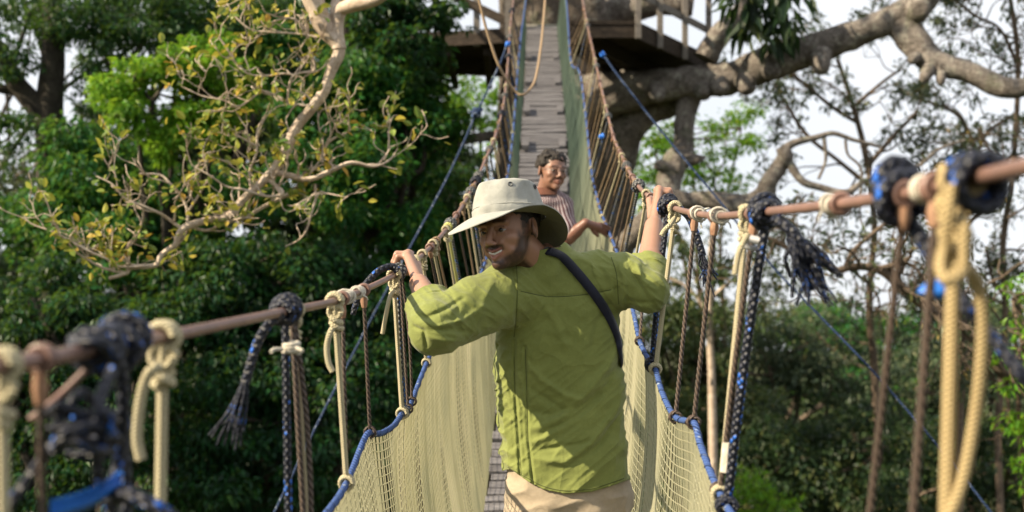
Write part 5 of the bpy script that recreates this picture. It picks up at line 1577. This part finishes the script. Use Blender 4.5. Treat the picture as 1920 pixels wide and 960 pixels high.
def head_part(name, mat, pts_fn): pass
def ball(mb, c, r, n=14, sc=(1, 1, 1), R=np.eye(3)):
    a, b = np.meshgrid(np.linspace(0, math.pi, n), np.linspace(0, 2 * math.pi, 2 * n + 1), indexing='ij')
    v = np.stack([np.sin(a) * np.cos(b), np.sin(a) * np.sin(b), np.cos(a)], -1) * r * np.array(sc)
    mb.grid(v @ R.T + np.asarray(c))
def eyes(parent, fh, R, s, look):
    for sx in (-1, 1):
        c = np.array([sx * 0.031, -0.0765, -0.0015])
        mb = MB(); ball(mb, fh(c), 0.0125 * s); e = mb.build('eye', M['eye_white'], parent, True)
        l = unit(np.asarray(look))
        mb = MB(); ball(mb, fh(c + l * 0.0077), 0.0074 * s); mb.build('iris', M['iris'], e, True)
eyes(person, from_head, HR, HS, (0.22, -1, 0.1))
mb = MB()
a = np.linspace(-0.0235, 0.0235, 71)
top = np.stack([a, -0.0912 + 13.5 * a * a, -0.0630 + 10 * a * a], 1)
bot = np.stack([a, -0.0902 + 13.5 * a * a, -0.0722 + 13 * a * a], 1)
mid = (top + bot) / 2 + np.array([0, -0.0016, 0])
wav = (np.abs(np.sin(a * 2 * math.pi / 0.0135)) ** 0.25 - 1)[:, None] * np.array([0, -0.0022, 0])
mb.grid(np.stack([from_head(top), from_head(mid - wav), from_head(bot)], 1)); mb.build('teeth', M['teeth'], person, True)

# hair below the hat
def man_hair(p):
    h = to_head(p)
    d = s_ell(h, (0, 0.020, 0.036), (0.0805, 0.0985, 0.0865)) * HS
    n = 0.003 * vnoise(h, 90)
    cut = np.maximum.reduce([-(h[:, 1] + 0.030 - 0.55 * np.clip(h[:, 2] - 0.01, 0, 1) * -1.0), -(h[:, 2] + 0.055 - np.clip(0.02 - h[:, 1], 0, 0.05) * 1.2)])
    ear = -s_ell(np.stack([np.abs(h[:, 0]), h[:, 1], h[:, 2]], 1), (0.08, 0.014, -0.010), (0.022, 0.027, 0.034))
    return np.maximum(np.maximum(d + n, cut * HS), ear * HS)
V, F = polygonise(man_hair, head_c - 0.16, head_c + 0.16, 0.0034)
mesh_obj('hair', W(V), F, M['hair_black'], person)

# ---- shirt
folds = []
def fold(pts, w, amp, y=Y0): folds.append((np.array([[(a - 960) / FPX * y, (480 - b) / FPX * y] for a, b in pts]), w, amp))
# sweeping folds over the back
fold([(1166, 640), (1140, 690), (1100, 740), (1050, 785), (1000, 805)], 0.012, 0.010)
fold([(1168, 665), (1130, 735), (1080, 780), (1020, 812)], 0.010, -0.007)
fold([(1168, 745), (1148, 780), (1110, 832), (1060, 868), (1000, 860)], 0.011, 0.010)
fold([(1160, 775), (1125, 830), (1085, 862)], 0.010, -0.007)
fold([(985, 680), (1015, 712), (1060, 742), (1090, 750)], 0.010, 0.008)
fold([(990, 725), (1020, 745), (1062, 772)], 0.009, -0.006)
fold([(990, 770), (1030, 778), (1080, 762), (1120, 738)], 0.011, -0.008)
fold([(992, 832), (1020, 822), (1058, 800), (1090, 770)], 0.010, 0.008)
fold([(1000, 845), (1050, 838), (1105, 828)], 0.008, -0.005)
fold([(1010, 560), (1040, 600), (1060, 650)], 0.012, 0.005)
fold([(1150, 560), (1120, 600), (1110, 660)], 0.012, -0.005)
fold([(1110, 480), (1128, 510), (1140, 540)], 0.010, -0.006)
fold([(1080, 478), (1110, 496), (1150, 505)], 0.008, 0.004)
for i, (x0, y0, x1, y1) in enumerate([(938, 690, 962, 740), (942, 720, 960, 765), (940, 762, 970, 795), (945, 800, 975, 770), (950, 850, 985, 815), (970, 700, 985, 745), (972, 745, 990, 800), (948, 870, 990, 890), (975, 640, 995, 690)]):
    fold([(x0, y0), ((x0 + x1) / 2 + 3, (y0 + y1) / 2), (x1, y1)], 0.0065, 0.0035 if i % 2 else -0.003)
# left sleeve
fold([(775, 588), (800, 596), (835, 580), (868, 560)], 0.007, -0.007)
fold([(778, 612), (795, 620), (800, 648)], 0.006, -0.010)
fold([(788, 600), (820, 612), (870, 600), (905, 575)], 0.008, 0.007)
fold([(800, 630), (830, 640), (862, 640)], 0.009, 0.008)
fold([(808, 618), (835, 618), (880, 622)], 0.008, -0.008)
fold([(845, 555), (860, 575), (850, 600)], 0.007, -0.006)
fold([(870, 548), (890, 570), (925, 580)], 0.010, 0.005)
fold([(960, 495), (968, 560), (966, 620)], 0.004, -0.005)
fold([(925, 520), (910, 560), (900, 600)], 0.012, 0.004)
fold([(962, 650), (930, 648), (890, 652)], 0.008, -0.006)
# right sleeve
fold([(1160, 490), (1172, 530), (1168, 575)], 0.008, 0.008)
fold([(1176, 490), (1190, 520), (1215, 560)], 0.007, -0.009)
fold([(1195, 495), (1205, 525), (1230, 545)], 0.007, 0.008)
fold([(1175, 560), (1200, 568), (1225, 566)], 0.007, -0.006)
fold([(1150, 520), (1158, 560)], 0.006, -0.006)
cuffL = unit(LW - LE); cuffR = unit(RW - RE)
CLc = LE + cuffL * 0.105; CRc = RE + cuffR * 0.118
elL = LE + np.array([-0.008, -0.01, -0.012])
def sleeves(p, g=0.0):
    d = s_chain(p, [LS, C(895, 574, 3.35), elL], [0.092 + g, 0.083 + g, 0.074 + g], 0.02)
    e = s_chain(p, [RS, C(1172, 526, 3.47), RE], [0.080 + g, 0.074 + g, 0.062 + g], 0.02)
    out = []
    for body, el, Cc, ax_, r0, r1 in ((d, elL, CLc, cuffL, 0.076, 0.062), (e, RE, CRc, cuffR, 0.062, 0.056)):
        k = (p - Cc) @ ax_
        rad = np.linalg.norm(p - Cc - k[:, None] * ax_, axis=1)
        fore = np.maximum(s_cap(p, el, Cc, r0 + g, r1 + g), k)
        band = np.maximum(np.maximum(rad - r1 - 0.0055 - g, k), -0.036 - k)
        out.append(smin(smin(body, fore, 0.010), band, 0.003))
    return out
HEM = np.array([[(a - 960) / FPX * Y0, (480 - b) / FPX * Y0] for a, b in [(900, 868), (935, 884), (958, 880), (990, 903), (1020, 918), (1060, 926), (1110, 922), (1150, 910), (1178, 900), (1230, 896)]])
def man_shirt(p):
    t = TORSO(p)
    l, r = sleeves(p)
    d = smin(smin(t, l, 0.035), r, 0.04)
    d = smin(d, s_ell(p, C(1015, 505, 3.50), (0.10, 0.08, 0.045)), 0.03)
    d = smin(d, s_ell(p, C(962, 526, 3.44), (0.085, 0.075, 0.062)), 0.03)
    # collar
    nb, nt_ = C(1014, 512, 3.46), C(1003, 440, 3.455)
    col = s_cap(p, nb, nt_, 0.083, 0.072)
    axc = unit(nt_ - nb)
    hgt = (p - nb) @ axc
    col = np.maximum(col, hgt - 0.072)
    d = smin(d, col, 0.010)
    # folds
    front = p[:, 1] < np.interp(p[:, 2], TORSO.z, TORSO.cy) - 0.02
    dis = np.zeros(len(p))
    near = np.abs(d) < 0.03
    if near.any():
        q = p[near]
        px_, pz_ = q[:, 0] / q[:, 1] * Y0, q[:, 2] / q[:, 1] * Y0
        a = np.zeros(len(q))
        for pl, w, amp in folds:
            dd, par = seg_dist2(px_, pz_, pl)
            a += amp * np.exp(-(dd / w) ** 2) * np.sin(np.clip(par * 0.9 + 0.05, 0, 1) * math.pi) ** 0.5
        a = np.where(front[near], a, 0)
        low = np.clip((0.05 - q[:, 2]) / 0.3, 0, 1)
        # finer creases: sharp ridges drawn out along the pull of the cloth
        def ridge(v): return (1 - np.abs(v)) ** 3
        dia = np.stack([q[:, 0] * 0.80 + q[:, 2] * 0.60, q[:, 1] * 0.6, -q[:, 0] * 0.60 + q[:, 2] * 0.80], 1)
        dib = np.stack([q[:, 0] * 0.75 - q[:, 2] * 0.66, q[:, 1] * 0.6, q[:, 0] * 0.66 + q[:, 2] * 0.75], 1)
        arm = np.minimum(l[near], r[near]) < t[near]
        lowm = np.clip((-0.10 - q[:, 2]) / 0.25, 0, 1)
        side = np.clip((0.03 - q[:, 0]) / 0.06, 0, 1) * np.clip((-0.28 - q[:, 2]) / 0.1, 0, 1)
        w1 = np.clip(vnoise(q, 6) * 0.8 + 0.55, 0, 1)
        a += np.where(arm, 0.0075 * w1 * ridge(vnoise(dib * np.array([5, 14, 24]))), 0.0075 * lowm * w1 * ridge(vnoise(dia * np.array([4, 10, 20]))))
        a += np.where(arm, 0.0036 * ridge(vnoise(dib * np.array([14, 30, 60]))), 0.0030 * (0.4 + 0.6 * lowm) * ridge(vnoise(dia * np.array([10, 20, 52]))))
        a += np.where(arm, 0, 0.0055 * side * ridge(vnoise(dib * np.array([12, 20, 36]) + 3.0)))
        a += np.where(arm, 0, 0.0045 * (1 - lowm) * w1 * ridge(vnoise(np.stack([q[:, 0] * 22, q[:, 1] * 12, q[:, 2] * 5], 1))))
        a += 0.0016 * vnoise(q * np.array([1, 1, 1.7]), 24)
        # stitched seams
        for pl in ([(964, 640), (966, 740), (972, 820), (976, 900)], [(984, 650), (988, 740), (990, 820), (1000, 905)]):
            P2 = np.array([[(u - 960) / FPX * Y0, (480 - v) / FPX * Y0] for u, v in pl])
            dd, _ = seg_dist2(px_, pz_, P2)
            a *= 1 - 0.75 * np.exp(-(dd / 0.008) ** 2)
            a += np.where(front[near], -0.0022 * np.exp(-(dd / 0.0040) ** 2) + 0.0018 * np.exp(-((dd - 0.008) / 0.004) ** 2), 0)
        ya = np.array([[(u - 960) / FPX * Y0, (480 - v) / FPX * Y0] for u, v in [(970, 545), (1030, 556), (1100, 552), (1160, 540)]])
        dd, _ = seg_dist2(px_, pz_, ya)
        a += np.where(front[near], -0.0025 * np.exp(-(dd / 0.004) ** 2), 0)
        dis[near] = a
    d = d - dis
    # hem, cuffs, hollow inside
    hx = p[:, 0] / p[:, 1] * Y0
    hz = np.interp(hx, HEM[:, 0], HEM[:, 1]) * p[:, 1] / Y0
    d = np.maximum(d, hz - p[:, 2])
    inner = np.minimum(TORSO(p, -0.026), np.minimum(s_cap(p, LE + cuffL * 0.03, CLc + cuffL * 0.06, 0.044, 0.055), s_cap(p, RE + cuffR * 0.03, CRc + cuffR * 0.06, 0.044, 0.053)))
    colin = np.maximum(s_cap(p, nb, nt_ + axc * 0.06, 0.073, 0.066), -(hgt - 0.050))
    return np.maximum(d, -np.minimum(inner, colin))
V, F = polygonise(man_shirt, (-0.42, 3.02, -0.80), (0.55, 3.76, 0.12), 0.0032)
mesh_obj('shirt', W(V), F, M['shirt_green'], person)

# ---- stitched seams lying on the cloth
M['seam'] = cloth_mat('dark green stitching', (0.05, 0.062, 0.012), (0.08, 0.095, 0.02))
def march(f, px):
    q = np.array([C(x, y, 1.0) for x, y in px])
    d = np.full(len(q), 3.05)
    for _ in range(70):
        d = np.minimum(d + np.maximum(f(q * d[:, None]) * 0.7, 0.0), 3.9)
    return q[d < 3.85] * d[d < 3.85][:, None]
for sm_ in ([(968, 494), (970, 530), (969, 580), (964, 632)], [(964, 668), (966, 740), (972, 820), (978, 892)], [(985, 655), (988, 740), (990, 820), (1000, 908)], [(976, 546), (1030, 556), (1090, 553), (1152, 542)],
            [(1146, 482), (1156, 515), (1160, 570)], [(952, 876), (990, 897), (1020, 912), (1060, 920), (1110, 916), (1150, 904), (1170, 897)]):
    sp_ = march(man_shirt, catmull(np.array(sm_, float), 9))
    if len(sp_) > 4:
        MB().tube(sp_ + np.array([0, -0.0004, 0]), 0.0013, 5).build('seam', M['seam'], bpy.data.objects['shirt'], True)

# ---- trousers
def man_trousers(p):
    d = TORSO(p, -0.010)
    d = np.maximum(d, np.maximum(p[:, 2] + 0.60, -0.80 - p[:, 2]))
    for hp, kn, an in ((hipL, kneeL, ankL), (hipR, kneeR, ankR)):
        d = smin(d, s_chain(p, [hp, kn, an], [0.106, 0.078, 0.066], 0.03), 0.03)
    rg = (1 - np.abs(vnoise(np.stack([p[:, 0] * 9 + p[:, 2] * 6, p[:, 1] * 9, p[:, 2] * 24 - p[:, 0] * 10], 1)))) ** 3
    d = d - 0.004 * vnoise(p * np.array([1, 1, 2.2]), 16) - 0.006 * rg
    return np.maximum(d, (an_floor := -1.40) - p[:, 2])
V, F = polygonise(man_trousers, (-0.12, 3.25, -1.44), (0.48, 3.98, -0.58), 0.0042)
tr = mesh_obj('trousers', W(V), F, M['trousers'], person)
for an in (ankL, ankR):
    def shoe(p, an=an):
        d = smin(s_cap(p, an + np.array([0, -.03, -0.045]), an + np.array([-0.01, 0.17, -0.05]), 0.043, 0.036), s_cap(p, an, an + np.array([0, 0, -0.05]), 0.045, 0.045), 0.03)
        return np.maximum(d, (an[2] - 0.078) - p[:, 2])
    V, F = polygonise(shoe, an + np.array([-0.1, -0.12, -0.12]), an + np.array([0.1, 0.27, 0.08]), 0.005)
    mesh_obj('shoe', W(V), F, M['shoe'], person)

# ---- hat
def hat_part():
    HATR = rot('Y', -7) @ rot('Z', -50) @ rot('X', 4) @ rot('Y', -6) @ rot('X', -12)
    hat_c = C(955, 402, 3.365)
    hc = np.array([0, 0.010, 0.052])
    def from_head(q): return ((np.asarray(q, float) - hc) * 1.04) @ HATR.T + hat_c
    n, t = 120, np.linspace(0, 2 * math.pi, 121)
    c0 = np.array([0, 0.010, 0.0])
    def ring(rx, ry, z, tilt=0.0):
        x = rx * np.sin(t); y = -ry * np.cos(t)                # t = 0 at the front
        return np.stack([x + c0[0], y + c0[1], z + tilt * y], -1)
    rows = []
    zb = 0.040
    crown = [(0.0915, 0.112, 0.0), (0.0912, 0.1115, 0.012), (0.0905, 0.111, 0.024), (0.0885, 0.109, 0.0265), (0.0865, 0.106, 0.045), (0.0835, 0.101, 0.068), (0.0795, 0.0955, 0.090), (0.0765, 0.0915, 0.099), (0.0742, 0.0888, 0.1035),
             (0.070, 0.084, 0.1065), (0.058, 0.070, 0.1105), (0.042, 0.050, 0.1165), (0.02, 0.024, 0.118), (0.0006, 0.0006, 0.1185)]
    for rx, ry, z in crown:
        r = ring(rx * (1 - 0.05 * np.clip((z - 0.05) / 0.06, 0, 1)), ry * (1 - 0.05 * np.clip((z - 0.05) / 0.06, 0, 1)), zb + z * 0.93, 0.0)
        k = np.clip(z / 0.1, 0, 1) * (1 if rx > 0.03 else 0.2)
        dn = 0.0075 * k * vnoise(np.stack([np.sin(t) * 2.0, np.cos(t) * 2.0, np.full_like(t, z * 25)], -1), 1.1) + 0.0035 * vnoise(np.stack([np.sin(t) * 5, np.cos(t) * 5, np.full_like(t, z * 40)], -1), 1.0)
        dn[-1] = dn[0]
        u = r - np.array([c0[0], c0[1], 0]); u[:, 2] = 0
        r = r + u / (np.linalg.norm(u, axis=1, keepdims=True) + 1e-6) * dn[:, None]
        rows.append(r)
    mb = MB()
    mb.grid(from_head(np.stack(rows, 0)))
    hat = mb.build('hat', M['hat'], person, True)
    # brim: droops at front and back, rolls up at the sides
    def brim(off, w_in=0.0):
        R = []
        for s in np.linspace(0, 1, 15):
            front = np.clip(np.cos(t), 0, 1); back = np.clip(-np.cos(t), 0, 1)
            wd = 0.064 + 0.012 * front ** 2 - 0.008 * back ** 2
            rx, ry = 0.0905 + wd * s, 0.111 + wd * s
            x = rx * np.sin(t); y = -ry * np.cos(t)
            z = zb + 0.002 - s * 0.004 + s ** 1.5 * (-0.046 * front ** 1.6 - 0.068 * back ** 1.3 + 0.012 * np.abs(np.sin(t)) ** 2.2)
            z = z + 0.0025 * s * vnoise(np.stack([np.sin(t) * 2, np.cos(t) * 2, 0 * t], -1), 1.4)
            z[-1] = z[0]
            z += 0.0009 * np.sin(s * 2 * math.pi * 7) * (s > 0.05)
            R.append(np.stack([x, y + c0[1], z + off], -1))
        return R
    up, dn = brim(0.0), brim(-0.0035)
    mb = MB(); mb.grid(from_head(np.stack(up, 0)))
    edge = np.stack([up[-1], up[-1] + (up[-1] - up[-2]) * 0.12 - np.array([0, 0, 0.0014]), dn[-1]], 0)
    mb.grid(from_head(edge))
    b = mb.build('brim', M['hat'], hat, True)
    mb = MB(); mb.grid(from_head(np.stack(dn[::-1], 0))); mb.build('brim_lining', M['hat_under'], hat, True)
    def eyelet(tt, rx, ry, z):
        c = np.array([rx * math.sin(tt), -ry * math.cos(tt) + c0[1], zb + z])
        nrm = unit([math.sin(tt) / rx, -math.cos(tt) / ry, 2.6])
        s = unit(np.cross(nrm, (0, 0, 1))); u = np.cross(s, nrm)
        a = np.linspace(0, 2 * math.pi, 21)
        mb = MB()
        ringp = c + nrm * 0.0025 + 0.0062 * (np.cos(a)[:, None] * s + np.sin(a)[:, None] * u)
        mb.tube(from_head(ringp), 0.0018, 7, cap=False)
        e = mb.build('eyelet', M['black_metal'], hat, True)
        mb = MB(); a = a[:-1]
        disc = c + nrm * 0.0018 + 0.0050 * (np.cos(a)[:, None] * s + np.sin(a)[:, None] * u)
        mb.add(from_head(np.vstack([disc, c + nrm * 0.0018])), [[i, (i + 1) % 20, 20] for i in range(20)])
        mb.build('hole', M['iris'], e, True)
    eyelet(math.radians(62), 0.0775, 0.093, 0.080)
    eyelet(math.radians(118), 0.0775, 0.093, 0.080)
    eyelet(math.radians(-62), 0.0775, 0.093, 0.080)
    # band stitching
    for z in (0.0255,):
        r = ring(0.0895, 0.1102, zb + z); mb = MB(); mb.tube(from_head(r), 0.0012, 5, cap=False); mb.build('hat_band', M['hat'], hat, True)
hat_part()

# ---- strap across the back
def ray_hit(f, px, py, d0=3.0, d1=4.2):
    q = C(px, py, 1.0)
    d = d0
    for _ in range(90):
        v = float(f((q * d)[None])[0])
        if v < 0.0006: return q * d
        d += max(v * 0.7, 0.0006)
        if d > d1: return None
    return q * d
def torso_only(p): return np.minimum(smin(smin(TORSO(p), sleeves(p)[1], 0.04), s_ell(p, C(1010, 505, 3.50), (0.10, 0.08, 0.045)), 0.03), 9)
path = [(1030, 473), (1042, 476), (1056, 484), (1074, 503), (1096, 528), (1116, 554), (1134, 582), (1148, 610), (1157, 636), (1160, 655)]
pts = march(man_shirt, catmull(np.array(path, float), 5))
for _ in range(6): pts[1:-1] = (pts[:-2] + 2 * pts[1:-1] + pts[2:]) / 4
pts = np.vstack([pts[0] + np.array([[-0.030, 0.05, -0.006], [-0.014, 0.018, 0.002]]), pts])
e1 = pts[-1] + np.array([[0.010, 0.05, -0.04], [0.0, 0.13, -0.09], [-0.05, 0.20, -0.12]])
pts = np.vstack([pts, e1])
tan = np.gradient(pts, axis=0); tan /= np.linalg.norm(tan, axis=1, keepdims=True)
def grad(f, p, h=0.004):
    g = np.stack([f(p + np.eye(3)[k] * h) - f(p - np.eye(3)[k] * h) for k in range(3)], 1)
    return g / (np.linalg.norm(g, axis=1, keepdims=True) + 1e-9)
nr = grad(torso_only, pts)
for _ in range(4): nr[1:-1] = (nr[:-2] + 2 * nr[1:-1] + nr[2:]) / 4
sd = np.cross(tan, nr); sd /= np.linalg.norm(sd, axis=1, keepdims=True)
hw = 0.0138
Pq = np.stack([pts - sd * hw + nr * 0.002, pts - sd * hw + nr * 0.0085, pts + nr * 0.0115, pts + sd * hw + nr * 0.0085, pts + sd * hw + nr * 0.002], 1)
mb = MB(); mb.grid(Pq); mb.build('shoulder_strap', M['strap'], person, True)

# ================================================================== the second man
Y2 = 6.8
h2c = C(1036, 320, 6.72)
H2R = rot('Y', 5) @ rot('Z', 24) @ rot('X', 1)
H2S = 0.98
def to_h2(p): return to_head(p, h2c, H2R, H2S)
def from_h2(q): return from_head(q, h2c, H2R, H2S)
T2 = Profile([(352, 1006, 1044, 6.80, .06), (364, 990, 1058, 6.80, .09), (380, 980, 1066, 6.80, .11), (410, 976, 1068, 6.81, .12), (460, 978, 1066, 6.82, .125), (520, 980, 1064, 6.82, .12), (580, 980, 1066, 6.82, .125), (640, 982, 1066, 6.82, .12)], Y2)
S2, E2, W2 = C(1052, 388, 6.78), C(1066, 446, 6.70), C(1098, 418, 6.66)
S2l, E2l, W2l = C(990, 390, 6.85), C(972, 455, 6.95), C(962, 470, 7.15)
g2 = at(EDGR, 6.75)
F2 = -1.0
def open_hand(p, wr, tip, spread):
    d = s_cap(p, wr, wr * 0.45 + tip * 0.55, 0.022, 0.026)
    ax = unit(tip - wr); s = unit(np.cross(ax, (0, 1, 0.2)))
    for i, L in enumerate((0.85, 1.0, 0.97, 0.8)):
        b = wr * 0.42 + tip * 0.58 + s * (i - 1.5) * 0.015
        e = wr + (tip - wr) * (0.98 + 0.1 * L) + s * (i - 1.5) * spread + np.array([0, 0.02, -0.01])
        d = smin(d, s_chain(p, [b, (b + e) / 2 + np.array([0, -0.006, .004]), e], [0.0095, 0.0088, 0.0075]), 0.004)
    return smin(d, s_chain(p, [wr * 0.8 + tip * 0.2, wr * 0.5 + tip * 0.5 + s * -0.045 + np.array([0, -0.01, 0.01]), wr * 0.3 + tip * 0.7 - s * 0.05], [0.014, 0.012, 0.009]), 0.008)
k2 = [(np.array([0.16, 6.82, -0.45]), np.array([0.14, 6.76, -0.72]), np.array([0.13, 6.80, F2 + 0.08])), (np.array([0.27, 6.84, -0.45]), np.array([0.27, 6.86, -0.72]), np.array([0.25, 6.98, F2 + 0.13]))]
def man2_body(p):
    h = to_h2(p)
    d = head_sdf(h, -0.45, 0.93) * H2S
    d = smin(d, s_cap(p, from_h2((0, 0.035, -0.05)), C(1022, 372, 6.80), 0.054, 0.060), 0.02)
    d = smin(d, T2(p, -0.03), 0.03)
    d = np.where(p[:, 2] < -0.5, np.maximum(d, -0.5 - p[:, 2]), d)
    for sh, el, wr, tip in ((S2, E2, W2, g2 + np.array([-0.01, -0.012, 0.01])), (S2l, E2l, W2l, W2l + np.array([-0.05, 0.10, 0.03]))):
        d = smin(d, s_chain(p, [sh, el, el * .6 + wr * .4, wr], [0.048, 0.040, 0.037, 0.026], 0.01), 0.02)
        d = smin(d, open_hand(p, wr, tip, 0.018), 0.012)
    for hp, kn, an in k2:
        d = smin(d, s_chain(p, [hp, kn, an], [0.075, 0.05, 0.036], 0.02), 0.03)
        d = smin(d, s_cap(p, an + np.array([0, -.02, -0.03]), an + np.array([0, 0.15, 0.0]), 0.034, 0.026), 0.02)
    return d
p2 = thing('person', 'dark curly haired man in maroon striped shirt and glasses standing farther along the walkway', 'person', W((0.2, 6.85, F2)))
V, F = polygonise(man2_body, (-0.06, 6.45, -1.1), (0.66, 7.4, 0.70), 0.0046)
mesh_obj('body', W(V), F, M['skin'], p2, cols=skin_tint(V, to_h2(V), (0.235, 0.125, 0.086), (0.19, 0.09, 0.062), None))
eyes(p2, from_h2, H2R, H2S, (-0.2, -1, -0.1))
def man2_hair(p):
    h = to_h2(p)
    d = s_ell(h, (0, 0.026, 0.046), (0.089, 0.104, 0.084)) * H2S
    n = 0.013 * vnoise(h, 34) + 0.008 * vnoise(h, 75)
    cut = np.maximum(-(h[:, 1] + 0.052 + np.clip(h[:, 2] - 0.035, -0.06, 0.06) * 0.9), -(h[:, 2] + 0.03 - np.clip(-h[:, 1] + 0.01, 0, 0.05) * 1.3))
    ear = -s_ell(np.stack([np.abs(h[:, 0]), h[:, 1], h[:, 2]], 1), (0.085, 0.008, -0.012), (0.03, 0.026, 0.034))
    return np.maximum(np.maximum(d - n, (cut - 0.5 * n) * H2S), ear)
V, F = polygonise(man2_hair, h2c - 0.2, h2c + 0.22, 0.0046)
mesh_obj('hair', W(V), F, M['hair_grey'], p2)
# glasses
mb = MB()
for sx in (-1, 1):
    a = np.linspace(0, 2 * math.pi, 25)
    ringp = np.stack([sx * 0.033 + 0.023 * np.cos(a), -0.1035 + 0.35 * np.abs(0.033 * sx + 0.023 * np.cos(a)) ** 1.5, -0.003 + 0.016 * np.sin(a)], 1)
    mb.tube(from_h2(ringp), 0.0011, 6, cap=False)
    mb.tube(from_h2(np.array([[sx * 0.056, -0.096, 0.002], [sx * 0.074, -0.05, 0.004], [sx * 0.080, 0.0, 0.004]])), 0.0012, 6)
mb.tube(from_h2(np.array([[-0.01, -0.1035, 0.0], [0, -0.108, 0.003], [0.01, -0.1035, 0.0]])), 0.0011, 6)
mb.build('glasses', M['black_metal'], p2, True)
def man2_shirt(p):
    d = T2(p)
    d = smin(d, s_chain(p, [S2, S2 * 0.25 + E2 * 0.75], [0.078, 0.066]), 0.03)
    d = smin(d, s_chain(p, [S2l, S2l * 0.2 + E2l * 0.8], [0.075, 0.064]), 0.03)
    d = d - 0.006 * vnoise(p * np.array([1, 1, 1.5]), 14) - 0.003 * vnoise(p, 32)
    return np.maximum(d, -0.55 - p[:, 2])
V, F = polygonise(man2_shirt, (-0.05, 6.5, -0.6), (0.5, 7.2, 0.46), 0.0062)
uv = np.stack([np.arctan2(V[:, 0] - 0.2, -(V[:, 1] - 6.81)) * 0.15 + 0.25 * (V[:, 2]) * 0.15, V[:, 2]], 1)
mesh_obj('shirt', W(V), F, M['shirt_striped'], p2, uvs=uv)
mb = MB()
nb = C(1022, 368, 6.79)
for r0, r1, z0, z1 in ((0.072, 0.068, 0.0, 0.05), (0.068, 0.098, 0.05, 0.005)):
    a = np.linspace(0.35, 2 * math.pi - 0.35, 40)
    def rg(r, z): return nb + np.stack([np.sin(a) * r * 1.05, np.cos(a) * r, z + 0 * a], 1)
    mb.grid(np.stack([rg(r0, z0), rg((r0 + r1) / 2, (z0 + z1) / 2 + .004), rg(r1, z1)], 0))
mb.build('collar', M['collar_brown'], p2, True)
def man2_tr(p):
    d = np.maximum(T2(p, -0.008), np.maximum(p[:, 2] + 0.42, -0.55 - p[:, 2]))
    for hp, kn, an in k2: d = smin(d, s_chain(p, [hp, kn, an], [0.10, 0.075, 0.06], 0.03), 0.03)
    return d - 0.004 * vnoise(p, 18)
V, F = polygonise(man2_tr, (-0.05, 6.55, -1.02), (0.5, 7.15, -0.38), 0.008)
M['trousers_dark'] = cloth_mat('dark grey trouser cloth', (0.04, 0.04, 0.045), (0.07, 0.07, 0.075))
mesh_obj('trousers', W(V), F, M['trousers_dark'], p2)
